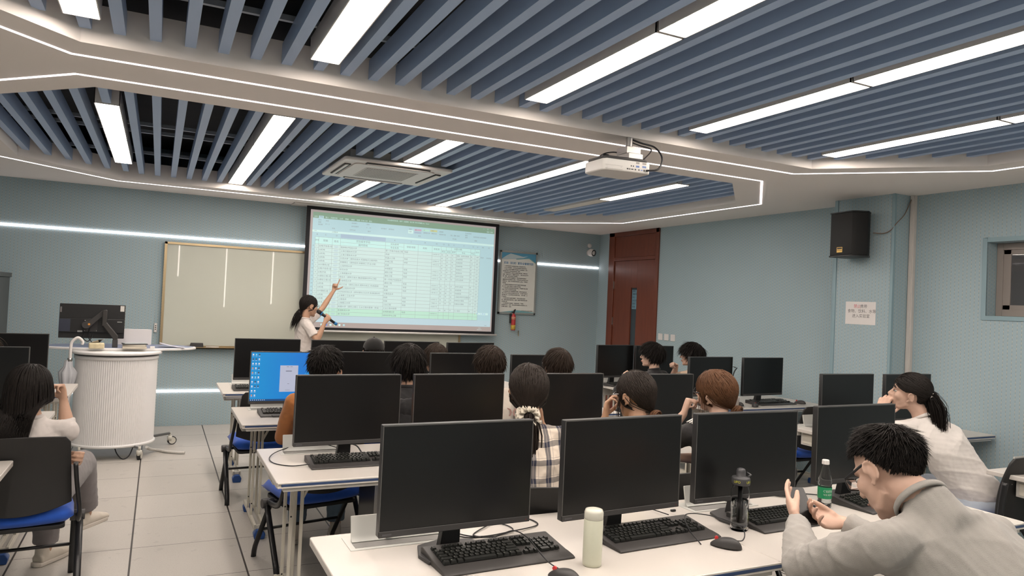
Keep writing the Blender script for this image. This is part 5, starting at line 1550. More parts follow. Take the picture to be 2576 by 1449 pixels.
def glasses(H, parent, m, s=1.0, round_=True, lens=True, thick=.0013):
    g = MB(); L = MB()
    for sx in (-1, 1):
        P = [(sx * .033 + .0235 * cos(a) * (1.05), .1005 - .004 * abs(cos(a)) , -.002 + .0195 * sin(a)) for a in [2 * pi * k / 20 for k in range(20)]]
        if not round_: P = [(sx * .033 + .026 * max(-1, min(1, 1.35 * cos(a))), .100, -.001 + .0165 * max(-1, min(1, 1.3 * sin(a)))) for a in [2 * pi * k / 20 for k in range(20)]]
        g.tube(P, thick, n=6, closed=True)
        L.add(P, [tuple(range(20))], False)
        g.tube([(sx * .059, .098, .006), (sx * .0745, .086, .009), (sx * .0790, .020, .018), (sx * .0775, -.006, .021), (sx * .0790, -.028, .004)], [(thick * .8, thick * 1.8)] * 5, n=6)
    g.tube([(-.010, .101, .004), (0, .1035, .008), (.010, .101, .004)], thick, n=6)
    g.v = [tuple(H @ (Vector(v) * s)) for v in g.v]; L.v = [tuple(H @ (Vector(v) * s)) for v in L.v]
    go = g.obj('glasses', m, parent)
    if lens: L.obj('lens', mat('lens_glass', (.9, .92, .95), .02, trans=.9, var=0, alpha=.35), go)

def hand(mb, w, f, s, n, curl=(.25, .35, .3), thumb=(.5, .6, .5), sc=1.0, spread=.06, tcurl=.3, palm=.088, ind=None):
    """w wrist, f finger direction, s toward the thumb, n the way the palm faces"""
    f = Vector(f).normalized(); s = Vector(s); s = (s - f * s.dot(f)).normalized(); n = Vector(n); n = (n - f * n.dot(f) - s * n.dot(s)).normalized()
    w = Vector(w)
    mb.tube([w - f * .01, w + f * .02 * sc, w + f * .055 * sc, w + f * palm * sc], [(.024 * sc, .018 * sc), (.030 * sc, .0165 * sc), (.038 * sc, .0145 * sc), (.036 * sc, .0115 * sc)], n=16, up=n)
    mb.sph(w, .019 * sc, 12)
    mb.sph(w + f * .035 * sc + s * .020 * sc + n * .006 * sc, .016 * sc, 12)
    L = ((.044, .026, .021), (.048, .030, .022), (.045, .028, .021), (.035, .021, .019))
    for k in range(4):
        o = w + f * (palm - .006 - (.004 if k == 3 else 0) - (.002 if k == 0 else 0)) * sc + s * ((1.5 - k) * .0192) * sc
        d = (f + s * spread * (1.5 - k)).normalized(); P = [o - d * .012 * sc, o]; a = 0.0
        cc = ind if (k == 0 and ind is not None) else curl
        axis = d.cross(n).normalized()
        for j in range(3):
            a += cc[j] * (1 + .08 * k)
            dd = (Matrix.Rotation(a, 3, axis) @ d)
            if dd.dot(n) < 0 and a > 0.05 and a < pi: dd = (Matrix.Rotation(-a, 3, axis) @ d)
            P.append(P[-1] + dd * L[k][j] * sc)
        r = (.0092, .0088, .0082, .0078, .0066)
        r = [q * sc * (.9 if k == 3 else 1) for q in r]
        limb(mb, P, r, 10)
    o = w + f * .022 * sc + s * .022 * sc
    d = (f * thumb[0] + s * thumb[1] + n * thumb[2]).normalized()
    d2 = (d + f * tcurl).normalized()
    limb(mb, [o, o + d * .040 * sc, o + d * .040 * sc + d2 * .030 * sc, o + d * .040 * sc + d2 * .030 * sc + (d2 + f * .15).normalized() * .024 * sc], [.0135 * sc, .0112 * sc, .0100 * sc, .0076 * sc], 10)

HSOF = hair_mat('hair_soft_black', (.009, .007, .006), (.036, .027, .022))
# ---- hair --------------------------------------------------------
SC0 = np.array([0, -.014, .032]); SR0 = np.array([.0775, .097, .0885])
LIM_SHORT = ([0, .45, .95, 1.30, 1.62, 2.1, 3.15], [.46, .40, .22, -.05, -.28, -.80, -.90])
LIM_FEM = ([0, .45, .95, 1.25, 1.75, 1.95, 2.2, 3.15], [.52, .42, .18, .02, -.02, -.45, -.85, -.92])
def limit_at(az, lim): return np.interp(np.abs(az), lim[0], lim[1])
def hair(parent, H, m, n=1400, length=.06, ljit=.3, lift=.35, grav=.1, width=.0045, lim=LIM_SHORT, crown=(0, -.45, .85), tie=None, tail=None, steps=7, seed=1, thick=1.06, noise_=.25, s=1.0, fringe=0, name='hair', label=None, part_front=None, wall=None, bulk=(1, 1, 1), flow_bias=(0, 0, 0), fade=0.0):
    r = np.random.RandomState(seed)
    SR = SR0 * np.array(bulk)
    vs_all = []; fs_all = []; off = 0
    # shell
    A, B = 48, 14
    for shell, sc_ in ((0, thick),):
        V_ = []
        for j in range(B + 1):
            for i in range(A):
                a = -pi + 2 * pi * i / A
                zl = limit_at(a, lim)
                el = np.interp(j / B, [0, 1], [pi / 2, math.asin(zl)])
                p = np.array([cos(el) * sin(a), cos(el) * cos(a), sin(el)])
                w = sc_ * (1 + .022 * sin(7 * a + 3 * j * .6 + seed) + .02 * r.rand()) * (1.0 - .05 * (j == B))
                V_.append(SC0 + SR * p * w)
        for i in range(A):
            V_.append(SC0 + SR * .90 * (np.array(V_[B * A + i]) - SC0) / SR / 1.0)
        V_ = np.array(V_)
        F = [(j * A + i, (j + 1) * A + i, (j + 1) * A + (i + 1) % A, j * A + (i + 1) % A) for j in range(B + 1) for i in range(A)]
        vs_all.append(V_); fs_all += F; off += len(V_)
    # locks
    az = r.uniform(-pi, pi, n * 3); u = r.uniform(-1, 1, n * 3)
    ok = u > limit_at(az, lim) + .03
    az, u = az[ok][:n], u[ok][:n]
    N = len(az); el = np.arcsin(u)
    q = np.stack([np.cos(el) * np.sin(az), np.cos(el) * np.cos(az), np.sin(el)], 1)
    nrm = q / SR; nrm /= np.linalg.norm(nrm, axis=1)[:, None]
    cr = np.array(crown, float); cr /= np.linalg.norm(cr)
    fl = q - cr; fl -= nrm * (fl * nrm).sum(1)[:, None]; cd = np.clip(np.linalg.norm(q - cr, axis=1) * 1.3, .05, 1)[:, None]; fl /= np.linalg.norm(fl, axis=1)[:, None] + 1e-6
    G = np.array((H.to_3x3().inverted() @ Vector((0, 0, -1))).normalized())
    P = SC0 + SR * q * (thick * .99)
    d = fl + nrm * (lift * cd * (1 + .5 * r.normal(size=(N, 1)))) + noise_ * cd * r.normal(size=(N, 3)) + np.array(flow_bias)
    d /= np.linalg.norm(d, axis=1)[:, None]
    ln = length * (1 + ljit * r.normal(size=N)).clip(.35, 1.8)
    if fade: ln = ln * np.clip(.30 + (u - limit_at(az, lim)) * fade, .30, 1.0)
    if tie is not None: T = np.array(tie, float)
    path = [P]; kk = thick * (1 + .05 * r.rand(N))
    done = np.zeros(N, bool)
    tl = np.linalg.norm(T - P, axis=1) * 1.25 if tie is not None else ln
    for st in range(steps):
        step = (tl if tie is not None else ln) / steps
        if tie is not None:
            to = T - P; dist = np.linalg.norm(to, axis=1)[:, None]
            d = d * .45 + to / (dist + 1e-6) * .75
            step = np.minimum(step, np.maximum(dist[:, 0] - .008, 0))
        else:
            d = d + G * grav + .12 * noise_ * r.normal(size=(N, 3))
        d /= np.linalg.norm(d, axis=1)[:, None]
        P = P + d * step[:, None]
        e = (P - SC0) / SR; l = np.linalg.norm(e, axis=1)
        ins = l < kk
        P = np.where(ins[:, None], SC0 + SR * e / l[:, None] * kk[:, None], P)
        if tie is not None:
            vy, vz = P[:, 1] + .010, P[:, 2] + .010; dd_ = np.sqrt(vy * vy + vz * vz) + 1e-6
            m_ = (np.abs(P[:, 0]) > .045) & (dd_ < .040)
            P = P.copy(); P[:, 1] = np.where(m_, -.010 + vy / dd_ * .040, P[:, 1]); P[:, 2] = np.where(m_, -.010 + vz / dd_ * .040, P[:, 2])
        if wall is not None: P = wall(P, r)
        path.append(P)
    path = np.stack(path, 1)
    def ribbon(path, w, taper0=.6):
        nonlocal off
        N, K = path.shape[:2]
        t = np.gradient(path, axis=1); t /= np.linalg.norm(t, axis=2)[:, :, None] + 1e-9
        out = path - SC0; out /= np.linalg.norm(out, axis=2)[:, :, None] + 1e-9
        sd = np.cross(t, out); sd /= np.linalg.norm(sd, axis=2)[:, :, None] + 1e-9
        nn = np.cross(sd, t)
        prof = np.interp(np.linspace(0, 1, K), [0, .25, .7, 1], [taper0, 1, .8, .08])[None, :, None]
        w = w[:, None, None] * prof
        a = path + sd * w; b = path - sd * w; c = path + nn * w * .55
        V_ = np.stack([a, b, c], 2).reshape(-1, 3)
        base = (np.arange(N)[:, None] * K + np.arange(K - 1)[None, :]) * 3 + off
        base = base.ravel()
        F = np.concatenate([np.stack([base + i, base + (i + 1) % 3, base + (i + 1) % 3 + 3, base + i + 3], 1) for i in range(3)])
        vs_all.append(V_); fs_all.extend(F.tolist()); off += len(V_)
    ribbon(path, width * (1 + .4 * r.rand(N)))
    if fringe:
        pass
    if tail is not None:
        # tail: dict(n, length, dir, spread, grav, width)
        Nt = tail['n']; T0 = np.array(tail.get('at', tie), float)
        Pt = T0 + r.normal(size=(Nt, 3)) * tail.get('root', .010)
        dt = np.array(tail['dir'], float) + r.normal(size=(Nt, 3)) * tail['spread']
        dt /= np.linalg.norm(dt, axis=1)[:, None]
        lt = tail['length'] * (1 + .22 * r.normal(size=Nt)).clip(.4, 1.5)
        pt = [Pt]; ks = 12
        off_ = (Pt - T0) * tail.get('fan', 2.2)
        for st in range(ks):
            dt = dt + G * tail['grav']
            dt /= np.linalg.norm(dt, axis=1)[:, None]
            Pt = Pt + dt * (lt / ks)[:, None] + off_ * (.12 if st < 4 else -.03)
            if wall is not None: Pt = wall(Pt, r)
            pt.append(Pt)
        ribbon(np.stack(pt, 1), tail['width'] * (1 + .4 * r.rand(Nt)), 1.0)
    Vv = np.concatenate(vs_all)
    M4 = np.array(H)
    Vv = (Vv * s) @ M4[:3, :3].T + M4[:3, 3]
    me = bpy.data.meshes.new(name); me.from_pydata(Vv.tolist(), [], fs_all)
    me.materials.append(m); me.polygons.foreach_set('use_smooth', np.ones(len(me.polygons), bool)); me.update()
    o = bpy.data.objects.new(name, me); COL.objects.link(o); o.parent = parent
    KIDS.setdefault(parent.name, []).append(o)
    if label: o['label'] = label
    return o

# ---- assembling a person ------------------------------------------
def frame(az): return Vector((sin(az), cos(az), 0)), Vector((cos(az), -sin(az), 0))
def seat_pose(hc, taz, lean=.12, sh=.172, seat=.55, legs=True, shift=0.0, fem=False):
    F, R = frame(taz); hc = Vector(hc)
    nk = hc - F * .035 - Vector((0, 0, .148)) - R * 0
    J = dict(neck=nk, F=F, R=R)
    pel = nk - F * lean + R * shift; pel.z = seat; J['pel'] = pel
    for s_, k in ((-1, 'L'), (1, 'R')):
        J['sh' + k] = nk + R * s_ * sh - Vector((0, 0, .062)) + F * .0
        J['el' + k] = J['sh' + k] + R * s_ * .06 + F * .12 - Vector((0, 0, .235))
        J['wr' + k] = J['el' + k] + F * .22 - R * s_ * .07 + Vector((0, 0, .03))
        J['hip' + k] = pel + R * s_ * .085 - Vector((0, 0, .02))
        J['kn' + k] = pel + R * s_ * .12 + F * .40 + Vector((0, 0, -.04))
        J['an' + k] = J['kn' + k] + F * -.04; J['an' + k].z = .085
    return J
def person(label, J, H, skin, hc_scale=1.0, vox=.008, hands=('relax', 'relax'), collar_up=.13, collar_r=.058, shirt=None, trousers=None, shoes=None, shirt_kw={}, sleeve='short', torso_w=1.0, face=True, lips=True, shoe_dir=None, loc=None, girth=1.0, neck_r=.050, hand_sc=1.0, collar=True, arm_r=1.0, folds=.0022, sfolds_scale=16, upper_only=False, hand_args={}):
    pel = J['pel']
    t = thing('person', label, 'person', (0, 0, 0))
    F, R = J['F'], J['R']
    b = MB(); s = hc_scale
    head_shape(b, H, s)
    base = H @ (Vector((0, -.022, -.055)) * s)
    limb(b, [base, (base + J['neck']) / 2 - F * .004, J['neck'] - Vector((0, 0, .03))], [neck_r * .97, neck_r, neck_r * 1.15], 18)
    mid = (J['neck'] + pel) / 2
    b.tube([pel - Vector((0, 0, .07)), pel + Vector((0, 0, .06)), mid, J['neck'] - Vector((0, 0, .10)), J['neck'] - Vector((0, 0, .02))], [(.115 * torso_w, .085 * torso_w), (.11 * torso_w, .075 * torso_w), (.11 * torso_w, .075 * torso_w), (.12 * torso_w, .072 * torso_w), (.045, .045)], n=18, up=F)
    for k, sg in (('L', -1), ('R', 1)):
        sh, el, wr = J['sh' + k], J['el' + k], J['wr' + k]
        limb(b, [J['neck'] - Vector((0, 0, .05)), sh], [.040, .042 * arm_r], 12)
        limb(b, [sh, sh.lerp(el, .5), el], [.046 * arm_r, .041 * arm_r, .034 * arm_r], 14)
        limb(b, [el, el.lerp(wr, .3), el.lerp(wr, .7), wr], [.035 * arm_r, .037 * arm_r, .028 * arm_r, .021], 14)
        hd = hands[0 if k == 'L' else 1]
        if hd == 'relax':
            f = (wr - el).normalized(); ss = (-R * sg); hand(b, wr, f, ss, Vector((0, 0, -1)), sc=hand_sc)
        elif hd is not None:
            hand(b, wr, sc=hand_sc, **hd)
        limb(b, [J['hip' + k], J['kn' + k]], [.072, .052], 12)
        limb(b, [J['kn' + k], J['kn' + k].lerp(J['an' + k], .35), J['an' + k]], [.054, .050, .034], 12)
    body = remesh('body', b, vox, 3 if vox > .0065 else (4 if vox > .005 else 7), skin, t)
    if face: face_parts(H, t, s, lips)
    if shirt:
        c = MB(); gw = torso_w
        nk = J['neck']
        # torso: belly, chest, yoke
        bel = pel.lerp(nk, .30); ch = pel.lerp(nk, .66)
        c.tube([pel - Vector((0, 0, .055)) , pel + Vector((0, 0, .02)), bel, ch, nk - Vector((0, 0, .080)), nk - Vector((0, 0, .012)), nk.lerp(base, collar_up)],
               [(.158 * gw, .118 * gw), (.158 * gw, .122 * gw), (.148 * gw, .112 * gw), (.168 * gw, .112 * gw), (.160 * gw, .096 * gw), (max(.074, collar_r * 1.22), max(.070, collar_r * 1.16)), (collar_r, collar_r * .98)], n=24, up=F)
        for k, sg in (('L', -1), ('R', 1)):
            sh, el, wr = J['sh' + k], J['el' + k], J['wr' + k]
            c.tube([nk - Vector((0, 0, .040)) + R * sg * .02, nk.lerp(sh, .55) - Vector((0, 0, .022)), sh], [.056, .056, .058 * arm_r], n=14)
            c.sph(sh, .0575 * arm_r, 14)
            if sleeve == 'short':
                c.tube([sh, sh.lerp(el, .35), sh.lerp(el, .68)], [.058 * arm_r, .060 * arm_r, .061 * arm_r], n=16)
            elif sleeve == 'long':
                f = (wr - el).normalized()
                limb(c, [sh, sh.lerp(el, .5), el], [.058 * arm_r, .058 * arm_r, .053 * arm_r], 16)
                c.tube([el, el.lerp(wr, .4), wr - f * .035, wr - f * .012], [.053 * arm_r, .050 * arm_r, .038 * arm_r, .033 * arm_r], n=16)
            elif sleeve == 'threeq':
                limb(c, [sh, sh.lerp(el, .5), el], [.058 * arm_r, .056 * arm_r, .050 * arm_r], 16)
                c.tube([el, el.lerp(wr, .35)], [.050 * arm_r, .046 * arm_r], n=16)
        c.sph(nk - Vector((0, 0, .030)), max(.072, collar_r * 1.08 if collar_up > .3 else 0), 18)
        if collar_up > .3: c.sph(nk.lerp(base, .20) - Vector((0, 0, .008)), collar_r * 1.0, 18)
        so = remesh('shirt', c, max(vox, .007), 4, shirt, t, folds=folds, fseed=int(abs(pel.x * 100)) % 97, fscale=sfolds_scale, **shirt_kw)
        if collar:
            P = []
            nc = nk.lerp(base, collar_up)
            for k in range(24):
                a = 2 * pi * k / 24; nd = (base - nk).normalized(); U_ = nd.cross(R).normalized()
                if U_.dot(F) < 0: U_ = -U_
                P.append(nc + R * collar_r * cos(a) + U_ * collar_r * sin(a))
            MB().tube(P, [(.006, .011)] * 24, n=8, closed=True, up=nd).obj('collar', shirt, so)
    if trousers:
        c = MB()
        c.sph(pel - Vector((0, 0, .035)), (.165 * girth, .135 * girth, .095), 20, M=Matrix(((R.x, F.x, 0), (R.y, F.y, 0), (0, 0, 1))))
        for k in 'LR':
            limb(c, [J['hip' + k] - Vector((0, 0, .01)), J['hip' + k].lerp(J['kn' + k], .5), J['kn' + k]], [.090 * girth, .082 * girth, .068 * girth], 14)
            c.tube([J['kn' + k], J['kn' + k].lerp(J['an' + k], .5), J['an' + k] + Vector((0, 0, .035))], [.068 * girth, .064 * girth, .058 * girth], n=14)
        remesh('trousers', c, .012 if vox > .006 else .010, 3, trousers, t, folds=.002, fseed=5)
    if shoes:
        for k in 'LR':
            a = J['an' + k]; F2 = shoe_dir or F; S2 = Vector((F2.y, -F2.x, 0))
            up = Vector((0, 0, 1))
            c = MB()
            bz = a - up * .085 * 1.0
            c.tube([bz + up * .035 - F2 * .055, bz + up * .042, bz + up * .038 + F2 * .09, bz + up * .026 + F2 * .165], [(.034, .034), (.037, .040), (.041, .030), (.032, .018)], n=16, up=up)
            limb(c, [bz + up * .05 - F2 * .02, bz + up * .095 - F2 * .02], [.038, .036], 14)
            sh_o = remesh('shoe', c, .006, 2, shoes, t)
            sl = MB().prism([(-.062, -.033), (0, -.037), (.09, -.044), (.15, -.036), (.182, 0), (.15, .034), (.09, .038), (0, .036), (-.062, .032), (-.075, 0)], .0, .024)
            M = Matrix(((F2.x, S2.x, 0, bz.x), (F2.y, S2.y, 0, bz.y), (0, 0, 1, bz.z + .001), (0, 0, 0, 1)))
            sl.xf(M).obj('sole', M_SOLE, sh_o, bevel=.005)
    return t
D = radians
CHL = []
def chair_for(J, az, label, dy=0.0):
    p = J['pel'] - J['F'] * dy
    dup(ch0, (p.x, p.y, 0), -az, label)
LIM_CROP = ([0, .45, .95, 1.30, 1.62, 2.1, 3.15], [.46, .42, .36, .24, .10, -.62, -.82])
LIM_CAP = ([0, 3.15], [.30, .30])
jean = cloth('denim_blue', (.10, .14, .18)); black_tr = cloth('trousers_black', (.02, .02, .022)); grey_tr = cloth('trousers_grey', (.18, .165, .165), bump=.1)
ljean = cloth('denim_pale', (.36, .40, .46)); shoe_w = cloth('shoe_white', (.52, .47, .40), .6)

# --- the teacher, standing before the screen, pointing and speaking
hc = V(1.545, 8.36, 1.447)
H = head_frame(hc, D(72), D(-6), D(0))
F, R = frame(D(72))
J = dict(F=F, R=R, neck=V(1.505, 8.36, 1.292), pel=V(1.500, 8.38, .93), shR=V(1.515, 8.225, 1.235), shL=V(1.575, 8.50, 1.262), elR=V(1.612, 8.16, 1.065), wrR=V(1.692, 8.165, 1.275),
         elL=V(1.745, 8.60, 1.425), wrL=V(1.880, 8.66, 1.640), hipR=V(1.50, 8.325, .87), hipL=V(1.50, 8.435, .87), knR=V(1.51, 8.29, .50), knL=V(1.51, 8.47, .50), anR=V(1.49, 8.28, .085), anL=V(1.49, 8.48, .085))
up = V(.10, .02, .99)
p = person('woman in a white T-shirt standing before the projection screen, pointing up with a microphone', J, H, SK2, 1.0, .0055,
           hands=(dict(f=V(.22, .05, .97), s=V(1, 0, -.1), n=V(-.2, -1, .1), curl=(1.3, 1.4, .9), ind=(.05, .05, .02), thumb=(.45, .9, .2)),
                  dict(f=V(.55, .0, .83), s=V(-.6, .1, .55), n=V(.35, 1, 0), curl=(1.1, 1.3, .8), thumb=(.7, .3, .6))),
           shirt=cloth('tshirt_white_warm', (.62, .565, .53)), trousers=black_tr, shoes=shoe_w, torso_w=.82, girth=.85, arm_r=.92, hand_sc=.92, shirt_kw=dict(label='white T-shirt'), folds=.0030)
hair(p, H, HBLK, n=900, lift=.02, noise_=.05, width=.0040, lim=LIM_FEM, crown=(.1, .2, .95), tie=(-.0, -.098, -.075), tail=dict(n=160, length=.17, dir=(0, -.55, -.8), spread=.05, grav=.10, width=.004, root=.010, fan=1.2), seed=2, thick=1.035)
MB().lathe([(.012, -.006), (.015, -.006), (.015, .006), (.012, .006)], n=16).xf(H @ Matrix.Translation((0, -.115, -.085)) @ Matrix.Rotation(D(60), 4, 'X')).obj('hair_tie', mat('tie_clear', (.5, .5, .48), .2, var=.02), p)
glasses(H, p, mat('frame_brown_metal', (.10, .05, .035), .3, .5, var=.02), 1.0, True, True, .0011)
# microphone in her right hand
t = thing('microphone', 'black handheld microphone with blue rings in the teacher’s hand', 'microphone', (0, 0, 0))
a, b2 = V(1.600, 8.185, 1.404), V(1.828, 8.170, 1.252); ax = (b2 - a).normalized(); L = (b2 - a).length
MB().tube([a + ax * .0, a + ax * .008, a + ax * .03, a + ax * .052], [.010, .021, .025, .021], n=20).obj('grille_head', mat('mic_grille', (.012, .012, .012), .6, var=.1, bump=.3, bscale=900), t)
mbdy = MB().tube([a + ax * .052, a + ax * .09, a + ax * (L - .03)], [.019, .0165, .0145], n=20).obj('handle', m_blk, t)
mbl = mat('mic_blue', (.02, .17, .42), .4, var=.03)
MB().tube([a + ax * .056, a + ax * .066], .027, n=8).obj('ring', mbl, t)
MB().tube([a + ax * (L - .035), a + ax * L], [.0185, .017], n=12).obj('end_cap', mbl, t)

# --- long-haired woman left of the aisle
hc = V(-.560, 4.33, 1.036)
H = head_frame(hc, D(24), D(-4), D(4))
J = seat_pose(hc + V(.022, 0, 0), D(2), .02, .152, .53)
J['elR'] = V(-.41, 4.56, .79); J['wrR'] = V(-.435, 4.58, .945)
J['elL'] = J['shL'] + V(-.05, .10, -.24); J['wrL'] = V(-.395, 4.48, .655)
J['knR'] = V(-.345, 4.76, .56); J['anR'] = V(-.320, 4.88, .24); J['knL'] = V(-.50, 4.74, .48); J['anL'] = V(-.50, 4.78, .085)
p = person('woman with long black hair seated at the left, chin on her hand', J, H, SK1, 1.0, .0055,
           hands=(dict(f=V(.75, -.45, -.05), s=V(0, .3, .9), n=V(-.5, -.8, 0), curl=(.9, 1.0, .7), thumb=(.8, .05, .45), tcurl=.6), dict(f=V(-.25, .05, .97), s=V(-.6, .6, .2), n=V(-1, -.2, 0), curl=(1.2, 1.2, .7))),
           shirt=cloth('blouse_offwhite', (.52, .48, .455), bump=.08), trousers=grey_tr, shoes=shoe_w, sleeve='threeq', torso_w=.98, girth=1.1, shirt_kw=dict(label='off-white blouse'), folds=.003, shoe_dir=frame(D(35))[0])
Hi = H.inverted()
def back_wall(P, r):
    # keep the long hair outside the back (a plane behind the shoulders)
    z = P[:, 2]; lim_ = np.interp(z, [-.40, -.20, -.12, -.05], [-.165, -.155, -.125, -.06])
    x = np.abs(P[:, 0]); m_ = (z < -.05) & (x < .20)
    P = P.copy(); P[:, 1] = np.where(m_ & (P[:, 1] > lim_), lim_ - .004 * r.rand(len(P)), P[:, 1]); return P
hair(p, H, HBLK, n=2800, length=.27, ljit=.22, lift=.05, grav=.55, noise_=.10, width=.0034, lim=LIM_FEM, crown=(.05, .0, 1), steps=16, seed=5, thick=1.07, wall=back_wall, bulk=(1.08, 1.05, 1.02))
glasses(H, p, mat('frame_tortoise', (.30, .12, .04), .3, var=.1), 1.0, True, True, .0018)
dup(ch0, (-.580, 4.345, 0), D(5), 'blue-seated black chair of the long-haired woman at the left')

# --- only the crown of a head at the left edge
hc = V(-1.02, 5.85, 1.09); H = head_frame(hc, D(30), 0, 0); J = seat_pose(hc, D(20), .10)
p = person('person at the left edge, only the brown-black crown showing above a monitor', J, H, SK1, 1.0, .010, shirt=cloth('shirt_dim_grey', (.2, .2, .2)), trousers=black_tr, face=False)
hair(p, H, HDRK, n=500, length=.09, lift=.05, grav=.25, lim=LIM_FEM, seed=6)
chair_for(J, D(20), 'black chair of the person at the left edge')

# --- third row
def sitter(label, hc, haz, taz, pitch, roll, skin, hm, hk, shirt, trousers, lean=.14, gl=None, chair='', vox=.007, J2={}, face=False, hands=('relax', 'relax'), **kw):
    hc = Vector(hc); H = head_frame(hc, D(haz), D(pitch), D(roll)); J = seat_pose(hc, D(taz), lean, **kw.pop('pose', {}))
    J.update(J2)
    p = person(label, J, H, skin, 1.0, vox, shirt=shirt, trousers=trousers, face=face, hands=hands, **kw)
    if hk: hair(p, H, hm, **hk)
    if gl: glasses(H, p, gl, 1.0, False, True, .0012)
    if chair: chair_for(J, D(taz), chair, .0)
    return p, H, J
orange = cloth('shirt_ochre', (.36, .14, .045)); black_c = cloth('jacket_black', (.022, .021, .022), .8); navy = cloth('jacket_navy', (.014, .018, .035))
F0, R0 = frame(D(20))
p, H, J = sitter('young man with tousled black hair and an ochre shirt at the blue desktop', (.945, 4.48, 1.135), 26, 10, -8, -3, SK1, HBLK,
       dict(n=4200, width=.0030, length=.042, lift=.22, noise_=.32, grav=.10, seed=11, bulk=(1.07, 1.04, 1.05), thick=1.08), orange, jean, .10, chair='',
       J2=dict(elR=V(1.19, 4.62, .86), wrR=V(1.045, 4.585, 1.03)), hands=('relax', dict(f=V(-.05, .1, 1), s=V(-.7, .5, 0), n=V(-1, -.3, 0), curl=(1.2, 1.2, .6))), sleeve='threeq', shoes=shoe_w)
p, H, J = sitter('person in a black hooded jacket with full black hair', (1.46, 4.43, 1.16), 4, 4, -4, 0, SK1, HBLK,
       dict(n=3600, width=.0030, length=.070, lift=.16, noise_=.22, grav=.18, seed=12, bulk=(1.08, 1.06, 1.06), thick=1.07), black_c, jean, .10, chair='black chair of the person in the black hooded jacket', sleeve='long', shoes=shoe_w)
h = MB(); Fh, Rh = J['F'], J['R']; nk = J['neck']
dup(ch0, (.873, 4.36, 0), D(12), 'blue-seated black chair under the second-row desk, legs spread beside the aisle')
h.tube([nk + Rh * x - Fh * (.07 + .045 * cos(x * 9)) + V(0, 0, -.07 - .05 * cos(x * 8)) for x in (-.13, -.08, 0, .08, .13)], [(.02, .03), (.035, .06), (.04, .075), (.035, .06), (.02, .03)], n=14, up=(0, 0, 1))
remesh('hood', h, .009, 3, black_c, p, folds=.004, fseed=3, fscale=26)
p, H, J = sitter('young man with spiky brown-black hair and a printed cream shirt', (2.055, 4.48, 1.155), 2, 6, -10, 3, SK1, HDRK,
       dict(n=4000, length=.052, lift=.28, noise_=.18, grav=.16, seed=13, crown=(.12, -.55, .8), bulk=(1.07, 1.05, 1.03), thick=1.07, width=.0034), cloth('shirt_printed_cream', (.56, .50, .43)), jean, .08, chair='black chair of the young man with spiky hair', shoes=shoe_w)
# printed lettering on his shirt back
q = MB(); vs, fc = text_mesh('COOL', .085, (0, 0, 0), (1, 0, 0), (0, 0, 1), 'CENTER', True)
F1, R1 = J['F'], J['R']; c0 = J['neck'] + V(.12, 0, -.16)
q.add([c0 + R1 * v.x + V(0, 0, v.z) - F1 * (.128 - .25 * v.x * v.x) for v in vs], fc, False)
q.obj('shirt_print', mat('print_rose', (.42, .25, .22), .7, var=.1), p)
M_WIRE = mat('wire_silver', (.45, .44, .43), .25, .9, var=.02)
p, H, J = sitter('young man with neat dark hair and wire glasses', (2.615, 4.52, 1.145), -8, 0, 0, 0, SK1, HDRK,
       dict(n=3000, width=.0032, length=.060, lift=.08, noise_=.10, grav=.12, seed=14, crown=(.25, -.5, .8), bulk=(1.05, 1.05, 1.03)), cloth('shirt_dark_slate', (.05, .055, .06)), jean, .10, gl=M_WIRE, chair='black chair of the man with wire glasses', face=True, shoes=shoe_w)

# --- front row
p, H, J = sitter('person in a black cap in the front row', (1.635, 5.90, 1.115), 6, 6, -4, 0, SK1, HBLK,
       dict(n=500, length=.05, lift=.05, noise_=.1, grav=.2, seed=15, lim=LIM_SHORT, thick=1.01), black_c, jean, .12, chair='black chair of the person in the black cap', sleeve='long')
cap = MB(); A_, B_ = 40, 12; vs = []
for j in range(B_ + 1):
    for i in range(A_):
        a = -pi + 2 * pi * i / A_; el = pi / 2 * (1 - j / B_) + .02 * (j / B_) - (.25 * (j / B_) if abs(a) > 2 else 0)
        vs.append((.0875 * cos(el) * sin(a), -.014 + .107 * cos(el) * cos(a), .040 + .088 * sin(el) * (1 + .02 * sin(3 * a) ** 2)))
cap.add(vs, [(j * A_ + i, (j + 1) * A_ + i, (j + 1) * A_ + (i + 1) % A_, j * A_ + (i + 1) % A_) for j in range(B_) for i in range(A_)], True)
co = cap.xf(H).obj('cap', cloth('cap_black', (.012, .0115, .011), .9), p); md = co.modifiers.new('s', 'SOLIDIFY'); md.thickness = .004; md.offset = 1
MB().sph((0, -.014, .131), (.008, .008, .004), 10).tube([(-.055, .075, .045), (-.04, .135, .035), (0, .155, .03), (.04, .135, .035), (.055, .075, .045)], [(.03, .003)] * 5, n=8, up=(0, 0, 1)).xf(H).obj('cap_peak', cloth('cap_black', (0, 0, 0)), co)
p, H, J = sitter('dark-haired person right of the black cap, ear and neck showing', (2.175, 5.88, 1.075), -10, 0, -6, 8, SK1, HDRK,
       dict(n=2600, width=.0032, length=.070, lift=.12, noise_=.18, grav=.2, seed=16, bulk=(1.06, 1.05, 1.04)), cloth('shirt_dark_slate', (.05, .055, .06)), jean, .12, chair='black chair of the dark-haired person right of the cap')

